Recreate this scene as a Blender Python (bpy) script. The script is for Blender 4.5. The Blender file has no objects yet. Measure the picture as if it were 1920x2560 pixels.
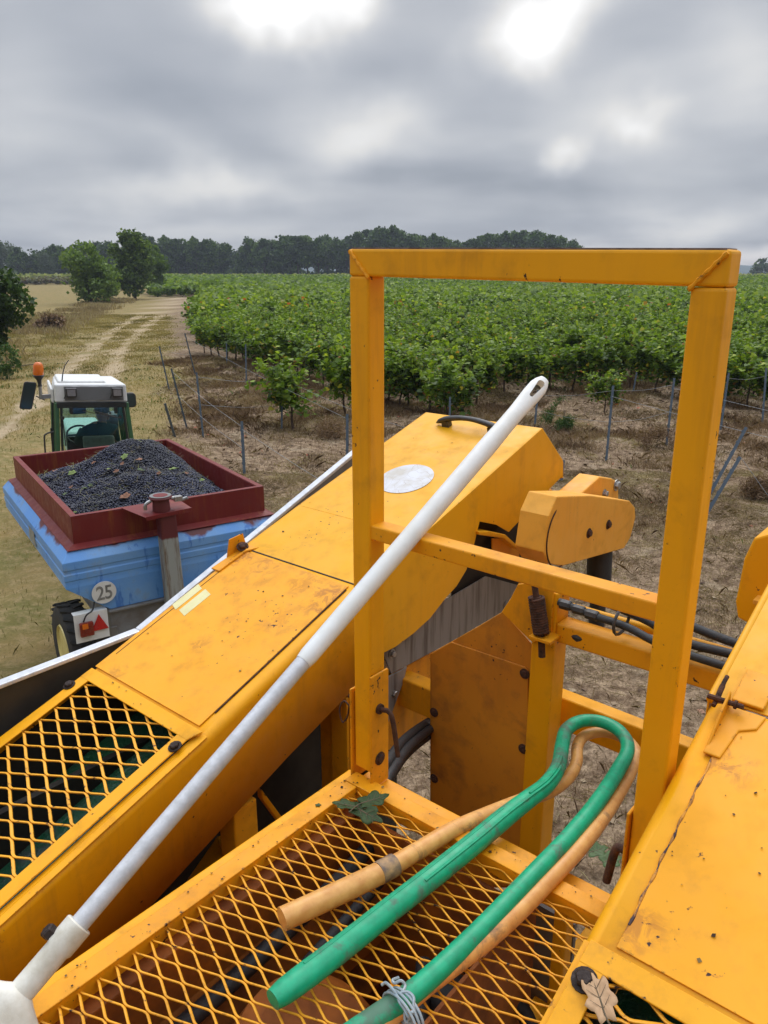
import bpy, math, random
import numpy as np
from mathutils import Vector, Matrix

rad = math.radians
scene = bpy.context.scene
C = bpy.context.collection
random.seed(7)
RNG = np.random.default_rng(7)

# ------------------------------------------------------------------ camera
FPX = 1950.0                       # focal length in photo pixels (1920 x 2560)
PITCH = math.atan((1280 - 683) / FPX)
CAMZ = 3.5
CP, SP = math.cos(PITCH), math.sin(PITCH)
cam_d = bpy.data.cameras.new('camera')
cam = bpy.data.objects.new('camera', cam_d)
C.objects.link(cam)
cam.location = (0, 0, CAMZ)
cam.rotation_euler = (math.pi / 2 - PITCH, 0, 0)
cam_d.sensor_fit = 'VERTICAL'
cam_d.sensor_height = 24
cam_d.lens = 24 * FPX / 2560
cam_d.clip_start = 0.05
cam_d.clip_end = 6000
scene.camera = cam
scene.render.resolution_x = 768
scene.render.resolution_y = 1024

# ------------------------------------------------------------------ exposure
scene.view_settings.view_transform = 'Standard'
scene.view_settings.look = 'None'
scene.view_settings.gamma = 1
scene.view_settings.exposure = 0.0

# ------------------------------------------------------------------ maths helpers
def ray(x, y):
    u = (x - 960) / FPX; v = (y - 1280) / FPX
    return np.array([u, CP - v * SP, -(SP + v * CP)])
CAM = np.array([0, 0, CAMZ])
def at_z(x, y, z):
    r = ray(x, y); return CAM + r * ((z - CAMZ) / r[2])
def at_pl(x, y, p, n):
    r = ray(x, y); n = np.array(n, float)
    return CAM + r * (np.dot(np.array(p) - CAM, n) / np.dot(r, n))
def at_dep(x, y, d):
    u = (x - 960) / FPX; v = (y - 1280) / FPX
    return np.array([u * d, (CP - v * SP) * d, CAMZ - (SP + v * CP) * d])
def nrm(v):
    v = np.array(v, float); return v / np.linalg.norm(v)

# machine axes: s to the right along the guard rail, t away from the walkway
MA = rad(-40)
AX = np.array([math.cos(MA), math.sin(MA), 0.0])
BX = np.array([-math.sin(MA), math.cos(MA), 0.0])
ZX = np.array([0, 0, 1.0])
L0 = np.array([-.068, 1.57, 0.0])
def W(s, t, z): return L0 + AX * s + BX * t + ZX * z
def mc(q): return np.array([np.dot(q - L0, AX), np.dot(q - L0, BX), q[2]])
def onS(x, y, s): return mc(at_pl(x, y, W(s, 0, 0), AX))
def onT(x, y, t): return mc(at_pl(x, y, W(0, t, 0), BX))
def onZ(x, y, z): return mc(at_z(x, y, z))

# ------------------------------------------------------------------ world
def sock(n, name): return n.inputs[name]
w = bpy.data.worlds.new('World'); scene.world = w; w.use_nodes = True
nt = w.node_tree; N = nt.nodes; LK = nt.links
N.clear()
def wn(t, **k):
    n = N.new(t)
    for a, b in k.items(): setattr(n, a, b)
    return n
def wmath(op, a, b=None, c=None, clamp=False):
    n = wn('ShaderNodeMath', operation=op); n.use_clamp = clamp
    for i, x in enumerate((a, b, c)):
        if x is None: continue
        if isinstance(x, (int, float)): n.inputs[i].default_value = x
        else: LK.new(x, n.inputs[i])
    return n.outputs[0]
SUN_EL, SUN_AZ = rad(50), rad(8)     # azimuth measured from +Y towards +X
out = wn('ShaderNodeOutputWorld')
bg = wn('ShaderNodeBackground')
tc = wn('ShaderNodeTexCoord')
sep = wn('ShaderNodeSeparateXYZ'); LK.new(tc.outputs['Generated'], sep.inputs[0])
zc = wmath('MAXIMUM', sep.outputs[2], 0.0)
den = wmath('ADD', zc, 0.16)
px_ = wmath('DIVIDE', sep.outputs[0], den)
py_ = wmath('DIVIDE', sep.outputs[1], den)
comb = wn('ShaderNodeCombineXYZ'); LK.new(px_, comb.inputs[0]); LK.new(py_, comb.inputs[1])
comb.inputs[2].default_value = 3.3
n1 = wn('ShaderNodeTexNoise'); LK.new(comb.outputs[0], n1.inputs['Vector'])
n1.inputs['Scale'].default_value = 0.75; n1.inputs['Detail'].default_value = 3.5; n1.inputs['Roughness'].default_value = 0.42
n1.inputs['Distortion'].default_value = 0.5
n2 = wn('ShaderNodeTexNoise'); LK.new(comb.outputs[0], n2.inputs['Vector'])
n2.inputs['Scale'].default_value = 2.4; n2.inputs['Detail'].default_value = 6.0; n2.inputs['Roughness'].default_value = 0.45
# warped direction for the thin places in the cloud
nw = wn('ShaderNodeTexNoise'); LK.new(tc.outputs['Generated'], nw.inputs['Vector'])
nw.inputs['Scale'].default_value = 5.0; nw.inputs['Detail'].default_value = 4.0
vs = wn('ShaderNodeVectorMath', operation='SUBTRACT'); LK.new(nw.outputs['Color'], vs.inputs[0]); vs.inputs[1].default_value = (.5, .5, .5)
vsc = wn('ShaderNodeVectorMath', operation='SCALE'); LK.new(vs.outputs[0], vsc.inputs[0]); vsc.inputs['Scale'].default_value = 0.16
va = wn('ShaderNodeVectorMath', operation='ADD'); LK.new(tc.outputs['Generated'], va.inputs[0]); LK.new(vsc.outputs[0], va.inputs[1])
def blob(x, y, sx, sy, amp):
    c = nrm(ray(x, y)); f = c
    r = nrm(np.cross(f, ZX)); u = np.cross(r, f)
    d1 = wn('ShaderNodeVectorMath', operation='DOT_PRODUCT'); LK.new(va.outputs[0], d1.inputs[0]); d1.inputs[1].default_value = tuple(r / (sx / FPX))
    d2 = wn('ShaderNodeVectorMath', operation='DOT_PRODUCT'); LK.new(va.outputs[0], d2.inputs[0]); d2.inputs[1].default_value = tuple(u / (sy / FPX))
    d3 = wn('ShaderNodeVectorMath', operation='DOT_PRODUCT'); LK.new(va.outputs[0], d3.inputs[0]); d3.inputs[1].default_value = tuple(f)
    # elliptical distance to the blob centre (c itself has zero r and u parts)
    q = wmath('ADD', wmath('MULTIPLY', d1.outputs['Value'], d1.outputs['Value']), wmath('MULTIPLY', d2.outputs['Value'], d2.outputs['Value']))
    e = wmath('POWER', 2.718, wmath('MULTIPLY', q, -1.0))
    front = wmath('GREATER_THAN', d3.outputs['Value'], 0.0)
    return wmath('MULTIPLY', wmath('MULTIPLY', e, front), amp)
acc = None
for b in ((700, 5, 95, 55, .62), (740, -60, 190, 110, .30), (860, -25, 55, 35, .3), (1335, 78, 92, 66, .60), (1345, 0, 170, 120, .30),
          (1405, 372, 34, 24, .27), (1570, 312, 66, 30, .26), (1500, 300, 150, 70, .14), (960, 320, 150, 75, .24), (880, 380, 260, 60, .12),
          (500, 478, 260, 42, .22), (1720, 520, 200, 42, .24), (1860, 130, 130, 120, .2), (1930, 640, 260, 26, .22),
          (150, 620, 300, 30, .12), (30, 330, 160, 90, .06)):
    o_ = blob(*b); acc = o_ if acc is None else wmath('ADD', acc, o_)
mr = wn('ShaderNodeMapRange'); LK.new(n1.outputs['Fac'], mr.inputs['Value'])
mr.inputs['From Min'].default_value = .3; mr.inputs['From Max'].default_value = .72
mr.inputs['To Min'].default_value = .32; mr.inputs['To Max'].default_value = .59
b0 = wmath('ADD', mr.outputs[0], wmath('MULTIPLY', wmath('SUBTRACT', n2.outputs['Fac'], .5), .17))
b1 = wmath('ADD', b0, acc)
# overcast skies brighten towards the zenith
zr = wn('ShaderNodeMapRange'); zr.interpolation_type = 'SMOOTHSTEP'; LK.new(sep.outputs[2], zr.inputs['Value'])
zr.inputs['From Min'].default_value = .36; zr.inputs['From Max'].default_value = .85
zr.inputs['To Min'].default_value = 1.0; zr.inputs['To Max'].default_value = 5.6
bk = wn('ShaderNodeMapRange'); bk.interpolation_type = 'SMOOTHSTEP'; LK.new(sep.outputs[1], bk.inputs['Value'])
bk.inputs['From Min'].default_value = -.7; bk.inputs['From Max'].default_value = .3; bk.inputs['To Min'].default_value = .5; bk.inputs['To Max'].default_value = 1.0
b2 = wmath('MULTIPLY', wmath('MULTIPLY', b1, zr.outputs[0]), bk.outputs[0])
ramp = wn('ShaderNodeValToRGB'); LK.new(b1, ramp.inputs[0])
ramp.color_ramp.elements[0].position = .25; ramp.color_ramp.elements[0].color = (.80, .905, 1.10, 1)
ramp.color_ramp.elements[1].position = .72; ramp.color_ramp.elements[1].color = (1.0, .995, .985, 1)
sc_ = wn('ShaderNodeVectorMath', operation='SCALE'); LK.new(ramp.outputs[0], sc_.inputs[0]); LK.new(b2, sc_.inputs['Scale'])
sky = wn('ShaderNodeTexSky'); sky.sky_type = 'NISHITA'; sky.sun_disc = False
sky.sun_elevation = SUN_EL; sky.sun_rotation = SUN_AZ; sky.dust_density = 3
sks = wn('ShaderNodeVectorMath', operation='SCALE'); LK.new(sky.outputs[0], sks.inputs[0]); sks.inputs['Scale'].default_value = .006
sad = wn('ShaderNodeVectorMath', operation='ADD'); LK.new(sc_.outputs[0], sad.inputs[0]); LK.new(sks.outputs[0], sad.inputs[1])
wg = blob(1980, 655, 420, 26, .16); wgs = wn('ShaderNodeVectorMath', operation='SCALE'); wgs.inputs[0].default_value = (1.0, .80, .66); LK.new(wg, wgs.inputs['Scale'])
sa2 = wn('ShaderNodeVectorMath', operation='ADD'); LK.new(sad.outputs[0], sa2.inputs[0]); LK.new(wgs.outputs[0], sa2.inputs[1])
LK.new(sa2.outputs[0], bg.inputs['Color']); bg.inputs['Strength'].default_value = 1.0
LK.new(bg.outputs[0], out.inputs['Surface'])

sl = bpy.data.lights.new('sun', 'SUN'); sl.energy = 1.1; sl.angle = rad(28); sl.color = (1, .96, .9)
so = bpy.data.objects.new('sun', sl); C.objects.link(so)
sd = Vector((math.sin(SUN_AZ) * math.cos(SUN_EL), math.cos(SUN_AZ) * math.cos(SUN_EL), math.sin(SUN_EL)))
so.rotation_euler = sd.to_track_quat('Z', 'Y').to_euler(); so.location = (0, 0, 60)

# ------------------------------------------------------------------ materials
def newmat(name):
    m = bpy.data.materials.new(name); m.use_nodes = True
    return m, m.node_tree.nodes, m.node_tree.links, m.node_tree.nodes['Principled BSDF']
def tex_noise(n, l, co, scale, detail=4, rough=.55, dist=0.0):
    t = n.new('ShaderNodeTexNoise'); l.new(co, t.inputs['Vector'])
    t.inputs['Scale'].default_value = scale; t.inputs['Detail'].default_value = detail
    t.inputs['Roughness'].default_value = rough; t.inputs['Distortion'].default_value = dist
    return t.outputs['Fac']
def mrange(n, l, v, a, b, c=0.0, d=1.0):
    t = n.new('ShaderNodeMapRange'); l.new(v, t.inputs['Value'])
    for k, x in zip(('From Min', 'From Max', 'To Min', 'To Max'), (a, b, c, d)): t.inputs[k].default_value = x
    return t.outputs[0]
def mixc(n, l, f, a, b):
    t = n.new('ShaderNodeMix'); t.data_type = 'RGBA'
    if isinstance(f, float): t.inputs[0].default_value = f
    else: l.new(f, t.inputs[0])
    for i, x in ((6, a), (7, b)):
        if isinstance(x, tuple): t.inputs[i].default_value = (*x, 1) if len(x) == 3 else x
        else: l.new(x, t.inputs[i])
    return t.outputs[2]
def nmath(n, l, op, a, b=None):
    t = n.new('ShaderNodeMath'); t.operation = op
    for i, x in enumerate((a, b)):
        if x is None: continue
        if isinstance(x, (int, float)): t.inputs[i].default_value = x
        else: l.new(x, t.inputs[i])
    return t.outputs[0]
def objco(n): return n.new('ShaderNodeTexCoord').outputs['Object']
def bump(n, l, h, strength, dist, p):
    b = n.new('ShaderNodeBump'); b.inputs['Strength'].default_value = strength; b.inputs['Distance'].default_value = dist
    l.new(h, b.inputs['Height']); l.new(b.outputs[0], p.inputs['Normal'])

def paint(name, c1, c2, chips=.70, chipscale=75, rough=.42, dirt=.35, dirtc=(.16, .07, .015), chipc=(.035, .014, .01), scratch=True, stains=()):
    m, n, l, p = newmat(name); co = objco(n)
    a = tex_noise(n, l, co, 2.3, 5); b = tex_noise(n, l, co, 14, 5)
    col = mixc(n, l, mrange(n, l, a, .35, .68), c1, c2)
    d = mrange(n, l, nmath(n, l, 'MULTIPLY', tex_noise(n, l, co, 6, 6, .7, .6), b), .27, .50, 0, dirt)
    col = mixc(n, l, d, col, dirtc)
    mp = n.new('ShaderNodeMapping'); l.new(co, mp.inputs[0]); mp.inputs['Scale'].default_value = (26, 26, 2.2)
    st = mrange(n, l, tex_noise(n, l, mp.outputs[0], 1.0, 5, .65), .50, .72, 0, .38)
    col = mixc(n, l, nmath(n, l, 'MULTIPLY', st, mrange(n, l, a, .38, .6)), col, (.36, .15, .02))
    for sp0, sr0, sst in stains:
        dn = n.new('ShaderNodeVectorMath'); dn.operation = 'DISTANCE'; l.new(co, dn.inputs[0]); dn.inputs[1].default_value = tuple(sp0)
        g_ = nmath(n, l, 'MULTIPLY', mrange(n, l, dn.outputs['Value'], 0, sr0, 1, 0), mrange(n, l, tex_noise(n, l, co, 26, 5, .7, .8), .40, .60))
        col = mixc(n, l, mrange(n, l, g_, .12, .55, 0, sst), col, (.30, .085, .02))
    ch = tex_noise(n, l, co, chipscale, 3, .5)
    where = mrange(n, l, tex_noise(n, l, co, 4.5, 3), .50, .70, -.07, .045)
    # wear along the edges of the sheet metal
    bv = n.new('ShaderNodeBevel'); bv.samples = 4; bv.inputs['Radius'].default_value = .006
    ge = n.new('ShaderNodeNewGeometry'); dt = n.new('ShaderNodeVectorMath'); dt.operation = 'DOT_PRODUCT'
    l.new(bv.outputs[0], dt.inputs[0]); l.new(ge.outputs['Normal'], dt.inputs[1])
    ed = mrange(n, l, dt.outputs['Value'], .97, .80, 0, .115)
    sm = nmath(n, l, 'ADD', nmath(n, l, 'ADD', ch, where), ed)
    c = mrange(n, l, sm, chips, chips + .012)
    halo = mrange(n, l, sm, chips - .04, chips + .01, 0, .55)
    col3 = mixc(n, l, halo, col, (.30, .11, .02))
    fin = mixc(n, l, c, col3, chipc)
    l.new(fin, p.inputs['Base Color'])
    l.new(mrange(n, l, b, .3, .7, rough - .04, rough + .2), p.inputs['Roughness'])
    hh = nmath(n, l, 'SUBTRACT', nmath(n, l, 'MULTIPLY', tex_noise(n, l, co, 3.2, 2), .6), nmath(n, l, 'MULTIPLY', c, .08))
    bump(n, l, hh, .25, .012, p)
    p.inputs['Specular IOR Level'].default_value = .30
    return m
def simple(name, c, rough=.5, metal=0.0, var=.25, scale=12, c2=None, bmp=0.0, coat=0.0):
    m, n, l, p = newmat(name); co = objco(n)
    a = tex_noise(n, l, co, scale, 5, .6)
    c2 = c2 or tuple(x * (1 - var) for x in c)
    l.new(mixc(n, l, mrange(n, l, a, .35, .7), c, c2), p.inputs['Base Color'])
    l.new(mrange(n, l, a, .3, .7, max(rough - .08, .03), rough + .1), p.inputs['Roughness'])
    p.inputs['Metallic'].default_value = metal
    p.inputs['Coat Weight'].default_value = coat
    if bmp: bump(n, l, tex_noise(n, l, co, scale * 4, 4), bmp, .004, p)
    return m

M = {}
YA = (.86, .385, .004); YB = (.79, .34, .003)
M['yellow'] = paint('yellow_paint', YA, YB)
M['yellow_hood'] = paint('yellow_hood_paint', (.82, .385, .006), (.76, .355, .005), chips=.72)
M['yellow_worn'] = paint('worn_yellow_paint', (.82, .345, .006), (.72, .28, .005), chips=.655, dirt=.5)
M['yellow_case'] = paint('faded_yellow_paint', (.82, .40, .05), (.80, .34, .025), chips=.72)
M['yellow_mesh'] = paint('mesh_yellow_paint', (.84, .39, .03), (.76, .33, .015), chips=.66, chipscale=80, dirt=.45)
M['rust'] = simple('rusty_steel', (.10, .04, .02), .85, .2, scale=60, c2=(.03, .016, .012), bmp=.6)
M['bolt'] = simple('blackened_bolt', (.05, .035, .03), .6, .5, scale=90, c2=(.025, .014, .01), bmp=.5)
M['zinc'] = simple('zinc_steel', (.45, .44, .42), .38, .9, scale=50, bmp=.2)
M['alu'] = simple('worn_aluminium_tube', (.62, .62, .63), .5, .2, scale=55, c2=(.48, .48, .48), bmp=.15)
M['whiteplastic'] = simple('scuffed_white_plastic', (.80, .80, .77), .45, 0, scale=16, c2=(.70, .69, .63), bmp=.1)
M['creamplastic'] = simple('grubby_white_plastic', (.76, .73, .64), .5, 0, scale=22, c2=(.52, .46, .34), bmp=.2)
M['black'] = simple('black_rubber', (.018, .018, .02), .6, 0, scale=40, c2=(.035, .034, .032), bmp=.3)
M['blackplastic'] = simple('black_plastic', (.03, .027, .025), .45, 0, scale=30, c2=(.05, .045, .04), bmp=.2)
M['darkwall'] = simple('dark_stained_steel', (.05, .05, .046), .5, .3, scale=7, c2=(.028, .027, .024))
M['shadowsteel'] = simple('shade_dark_inner_steel', (.035, .028, .02), .7, .2, scale=7, c2=(.02, .016, .012))  # near-black colour stands in for the shade inside the machine
M['grimy_shade'] = simple('shaded_juice_stained_paint', (.42, .12, .008), .65, 0, scale=9, c2=(.14, .038, .005), bmp=.2)  # juice grime plus the shade under the grating, both in the colour
def stainless():
    m, n, l, p = newmat('streaked_stainless_steel'); co = objco(n)
    mp = n.new('ShaderNodeMapping'); l.new(co, mp.inputs[0]); mp.inputs['Scale'].default_value = (22, 22, 1.6)
    s = tex_noise(n, l, mp.outputs[0], 1.6, 5, .6)
    col = mixc(n, l, mrange(n, l, s, .5, .68), (.27, .255, .24), (.12, .10, .085))
    l.new(col, p.inputs['Base Color']); p.inputs['Metallic'].default_value = .35
    l.new(mrange(n, l, s, .3, .7, .4, .6), p.inputs['Roughness'])
    return m
M['stainless'] = stainless()
M['rimalu'] = simple('bright_worn_aluminium', (.66, .67, .70), .45, .3, scale=40, c2=(.48, .49, .50), bmp=.2)
def belt():
    m, n, l, p = newmat('wet_green_conveyor_belt'); co = objco(n)
    a = tex_noise(n, l, co, 22, 5, .65); b = tex_noise(n, l, co, 4, 3)
    col = mixc(n, l, mrange(n, l, a, .4, .62), (.012, .085, .04), (.05, .07, .06))
    col = mixc(n, l, mrange(n, l, b, .4, .65), col, (.02, .11, .045))
    l.new(col, p.inputs['Base Color']); p.inputs['Roughness'].default_value = .35
    bump(n, l, a, .7, .02, p); return m
M['belt'] = belt()
def rodmat(name, c1, c2, dirt=(.10, .10, .08), dl=.55):
    m, n, l, p = newmat(name); co = objco(n)
    a = tex_noise(n, l, co, 9, 6, .7, .3); b = tex_noise(n, l, co, 45, 4)
    col = mixc(n, l, mrange(n, l, b, .35, .65), c1, c2)
    f = mrange(n, l, a, dl - .02, dl + .07, 0, .7)
    col = mixc(n, l, f, col, dirt)
    l.new(col, p.inputs['Base Color']); l.new(mrange(n, l, a, .3, .7, .32, .6), p.inputs['Roughness'])
    bump(n, l, b, .15, .003, p); return m
M['green_rod'] = rodmat('green_plastic', (.0, .40, .19), (.0, .30, .14))
M['orange_rod'] = rodmat('tan_plastic', (.76, .40, .11), (.64, .29, .07), (.10, .07, .055), .585)
M['tape'] = simple('yellowed_tape', (.72, .66, .34), .5, 0, scale=22, c2=(.62, .55, .25))
def stickermat():
    m, n, l, p = newmat('cracked_white_sticker'); co = objco(n)
    v = n.new('ShaderNodeTexVoronoi'); v.feature = 'DISTANCE_TO_EDGE'; v.inputs['Scale'].default_value = 22
    nz = n.new('ShaderNodeTexNoise'); nz.inputs['Scale'].default_value = 12; l.new(co, nz.inputs['Vector'])
    vm = n.new('ShaderNodeVectorMath'); vm.operation = 'MULTIPLY_ADD'; l.new(nz.outputs['Color'], vm.inputs[0]); vm.inputs[1].default_value = (.09, .09, .09); l.new(co, vm.inputs[2])
    l.new(vm.outputs[0], v.inputs['Vector'])
    e = mrange(n, l, v.outputs['Distance'], .0, .018, 1, 0)
    a = tex_noise(n, l, co, 14, 4)
    base = mixc(n, l, mrange(n, l, a, .4, .65), (.60, .60, .63), (.48, .44, .38))
    l.new(mixc(n, l, nmath(n, l, 'MULTIPLY', e, .7), base, (.30, .22, .16)), p.inputs['Base Color'])
    p.inputs['Roughness'].default_value = .5; return m
M['sticker'] = stickermat()
M['wire'] = simple('blue_grey_wire', (.28, .36, .40), .45, .2, scale=70, c2=(.40, .44, .44))
# trailer / tractor
M['maroon'] = paint('maroon_primer', (.15, .014, .013), (.17, .022, .018), chips=.74, dirt=.25, dirtc=(.17, .07, .06), chipc=(.04, .02, .02))
def bluemat():
    m, n, l, p = newmat('chalky_blue_paint'); co = objco(n)
    a = tex_noise(n, l, co, 3.0, 5); mp = n.new('ShaderNodeMapping'); l.new(co, mp.inputs[0]); mp.inputs['Scale'].default_value = (9, 9, 2.0)
    b = tex_noise(n, l, mp.outputs[0], 1.2, 5, .65)
    col = mixc(n, l, mrange(n, l, a, .38, .62), (.11, .31, .70), (.17, .36, .66))
    col = mixc(n, l, mrange(n, l, b, .58, .64, 0, .75), col, (.035, .15, .50))
    d = tex_noise(n, l, co, 6, 6, .7)
    col = mixc(n, l, mrange(n, l, d, .58, .72, 0, .5), col, (.22, .24, .28))
    # over-spray of maroon primer near the rim
    sp_ = n.new('ShaderNodeSeparateXYZ'); l.new(co, sp_.inputs[0])
    zz = nmath(n, l, 'ADD', sp_.outputs[2], nmath(n, l, 'MULTIPLY', nmath(n, l, 'SUBTRACT', tex_noise(n, l, co, 2.8, 4), .5), .28))
    col = mixc(n, l, mrange(n, l, zz, 1.535, 1.56), col, (.12, .02, .02))
    l.new(col, p.inputs['Base Color']); p.inputs['Roughness'].default_value = .48
    bump(n, l, a, .3, .02, p); return m
M['blue'] = bluemat()
M['greymetal'] = simple('dull_grey_paint', (.20, .21, .22), .55, .1, scale=8, c2=(.14, .12, .10), bmp=.2)
def rustgrey():
    m, n, l, p = newmat('rust_streaked_grey_paint'); co = objco(n)
    mp = n.new('ShaderNodeMapping'); l.new(co, mp.inputs[0]); mp.inputs['Scale'].default_value = (14, 14, 1.4)
    b = tex_noise(n, l, mp.outputs[0], 1.5, 6, .7)
    sp_ = n.new('ShaderNodeSeparateXYZ'); l.new(co, sp_.inputs[0])
    col = mixc(n, l, mrange(n, l, b, .48, .66), (.30, .31, .28), (.13, .075, .04))
    top = mrange(n, l, nmath(n, l, 'ADD', sp_.outputs[2], nmath(n, l, 'MULTIPLY', b, .05)), 1.60, 1.615)
    l.new(mixc(n, l, top, col, (.11, .016, .016)), p.inputs['Base Color']); p.inputs['Roughness'].default_value = .6
    return m
M['rustgrey'] = rustgrey()
M['tyre'] = simple('tyre_rubber', (.02, .02, .02), .75, 0, scale=25, c2=(.045, .04, .035), bmp=.4)
M['wheelyellow'] = simple('cream_yellow_wheel_paint', (.72, .60, .22), .5, 0, scale=10, c2=(.60, .47, .16))
M['white'] = simple('white_paint', (.78, .78, .76), .4, 0, scale=9, c2=(.66, .65, .61))
M['numgrey'] = simple('faded_grey_lettering', (.16, .16, .15), .6, 0, scale=18, c2=(.28, .27, .25))
M['red'] = simple('red_reflector', (.55, .02, .02), .25, 0, scale=20, c2=(.42, .012, .012))
M['redlamp'] = simple('dark_red_lamp_lens', (.22, .02, .012), .25, 0, scale=20, c2=(.15, .02, .012))
M['amber'] = simple('amber_lens', (.75, .17, .01), .2, 0, scale=14, c2=(.62, .12, .005))
M['fender'] = simple('green_tractor_paint', (.045, .14, .055), .4, 0, scale=9, c2=(.04, .10, .045), coat=.2)
M['cabdark'] = simple('dark_cab_trim', (.02, .022, .02), .6, 0, scale=20)
M['hoodwhite'] = simple('pale_green_white_bonnet', (.62, .72, .66), .4, 0, scale=5, c2=(.52, .64, .58))
M['shirt'] = simple('dark_teal_cloth', (.015, .036, .034), .9, 0, scale=14, c2=(.025, .055, .05), bmp=.3)
M['trousers'] = simple('dark_cloth', (.03, .035, .05), .9, 0, scale=14)
M['skin'] = simple('skin', (.42, .24, .17), .55, 0, scale=14, c2=(.36, .19, .13))
M['hair'] = simple('grey_hair', (.12, .11, .10), .8, 0, scale=40)
M['seat'] = simple('grey_seat_cloth', (.25, .27, .26), .85, 0, scale=20)
def glassmat(name, tint, alpha):
    m, n, l, p = newmat(name)
    t = n.new('ShaderNodeBsdfTransparent'); t.inputs[0].default_value = (*tint, 1)
    g = n.new('ShaderNodeBsdfGlossy'); g.inputs['Roughness'].default_value = .03; g.inputs[0].default_value = (.9, .95, .93, 1)
    fr = n.new('ShaderNodeFresnel'); fr.inputs[0].default_value = 1.5
    f = nmath(n, l, 'ADD', fr.outputs[0], alpha)
    mx = n.new('ShaderNodeMixShader'); l.new(f, mx.inputs[0]); l.new(t.outputs[0], mx.inputs[1]); l.new(g.outputs[0], mx.inputs[2])
    l.new(mx.outputs[0], n['Material Output'].inputs['Surface']); return m
M['glass'] = glassmat('tinted_cab_glass', (.62, .78, .72), .03)
def mirrormat():
    m, n, l, p = newmat('mirror_glass'); p.inputs['Metallic'].default_value = 0; p.inputs['Roughness'].default_value = .12
    p.inputs['Base Color'].default_value = (.03, .05, .05, 1); return m
M['mirror'] = mirrormat()
def grillemat():
    m, n, l, p = newmat('perforated_grille'); co = objco(n)
    wv = n.new('ShaderNodeTexWave'); wv.bands_direction = 'Z'; l.new(co, wv.inputs[0]); wv.inputs['Scale'].default_value = 26
    l.new(mixc(n, l, mrange(n, l, wv.outputs['Fac'], .35, .65), (.03, .03, .03), (.26, .26, .26)), p.inputs['Base Color'])
    bump(n, l, wv.outputs['Fac'], .6, .01, p); p.inputs['Roughness'].default_value = .5; return m
M['grille'] = grillemat()
def grapemat():
    m, n, l, p = newmat('dark_blue_grape_skin')
    at = n.new('ShaderNodeAttribute'); at.attribute_name = 'tint'
    r = n.new('ShaderNodeValToRGB'); l.new(at.outputs['Fac'], r.inputs[0])
    r.color_ramp.elements[0].color = (.004, .005, .014, 1); r.color_ramp.elements[1].color = (.036, .044, .10, 1)
    e = r.color_ramp.elements.new(.55); e.color = (.010, .012, .030, 1)
    l.new(r.outputs[0], p.inputs['Base Color']); p.inputs['Roughness'].default_value = .38; return m
M['grape'] = grapemat()
def leafmat(name, stops, trans=.42, rough=.5):
    m, n, l, p = newmat(name)
    at = n.new('ShaderNodeAttribute'); at.attribute_name = 'tint'
    r = n.new('ShaderNodeValToRGB'); l.new(at.outputs['Fac'], r.inputs[0])
    cr = r.color_ramp
    cr.elements[0].position = stops[0][0]; cr.elements[0].color = (*stops[0][1], 1)
    cr.elements[1].position = stops[-1][0]; cr.elements[1].color = (*stops[-1][1], 1)
    for q, c in stops[1:-1]:
        e = cr.elements.new(q); e.color = (*c, 1)
    col = r.outputs[0]
    l.new(col, p.inputs['Base Color']); p.inputs['Roughness'].default_value = rough
    p.inputs['Specular IOR Level'].default_value = .3
    if trans:
        tr = n.new('ShaderNodeBsdfTranslucent')
        g = n.new('ShaderNodeMix'); g.data_type = 'RGBA'; g.blend_type = 'MULTIPLY'; g.inputs[0].default_value = 1
        l.new(col, g.inputs[6]); g.inputs[7].default_value = (1.25, 1.3, .6, 1)
        l.new(g.outputs[2], tr.inputs[0])
        mx = n.new('ShaderNodeMixShader'); mx.inputs[0].default_value = trans
        l.new(p.outputs[0], mx.inputs[1]); l.new(tr.outputs[0], mx.inputs[2]); l.new(mx.outputs[0], n['Material Output'].inputs['Surface'])
    return m
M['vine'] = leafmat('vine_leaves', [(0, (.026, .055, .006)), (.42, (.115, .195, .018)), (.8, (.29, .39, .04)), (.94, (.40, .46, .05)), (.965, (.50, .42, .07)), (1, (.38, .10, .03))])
M['vine_far'] = leafmat('far_vine_leaves', [(0, (.06, .11, .014)), (.5, (.165, .25, .025)), (1, (.34, .42, .06))])
M['vine_pale'] = leafmat('pale_vine_leaves', [(0, (.16, .20, .05)), (.6, (.32, .34, .10)), (1, (.42, .40, .16))])
M['vine_brown'] = leafmat('browned_vine_leaves', [(0, (.10, .06, .045)), (.5, (.14, .15, .05)), (1, (.22, .24, .08))])
M['tree'] = leafmat('oak_leaves', [(0, (.018, .040, .008)), (.5, (.062, .118, .018)), (1, (.16, .23, .03))], .3)
M['tree_light'] = leafmat('light_green_leaves', [(0, (.06, .11, .02)), (.5, (.14, .22, .03)), (1, (.25, .34, .06))], .35)
M['tree_mid'] = leafmat('mid_green_leaves', [(0, (.03, .06, .010)), (.5, (.10, .165, .022)), (1, (.22, .30, .04))], .35)
M['tree_grey'] = leafmat('grey_green_leaves', [(0, (.05, .075, .04)), (.5, (.09, .125, .07)), (1, (.14, .18, .10))], .3)
M['bark'] = simple('bark', (.09, .07, .05), .9, 0, scale=12, c2=(.045, .035, .025), bmp=.6)
M['vinewood'] = simple('vine_wood', (.10, .06, .04), .9, 0, scale=20, c2=(.05, .03, .02), bmp=.6)
M['drygrass'] = leafmat('dry_weed', [(0, (.13, .085, .045)), (.5, (.28, .205, .11)), (1, (.46, .37, .21))], .2, .8)
M['brownweed'] = leafmat('brown_weed', [(0, (.10, .055, .03)), (.5, (.21, .13, .075)), (1, (.34, .24, .14))], .2, .8)
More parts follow.
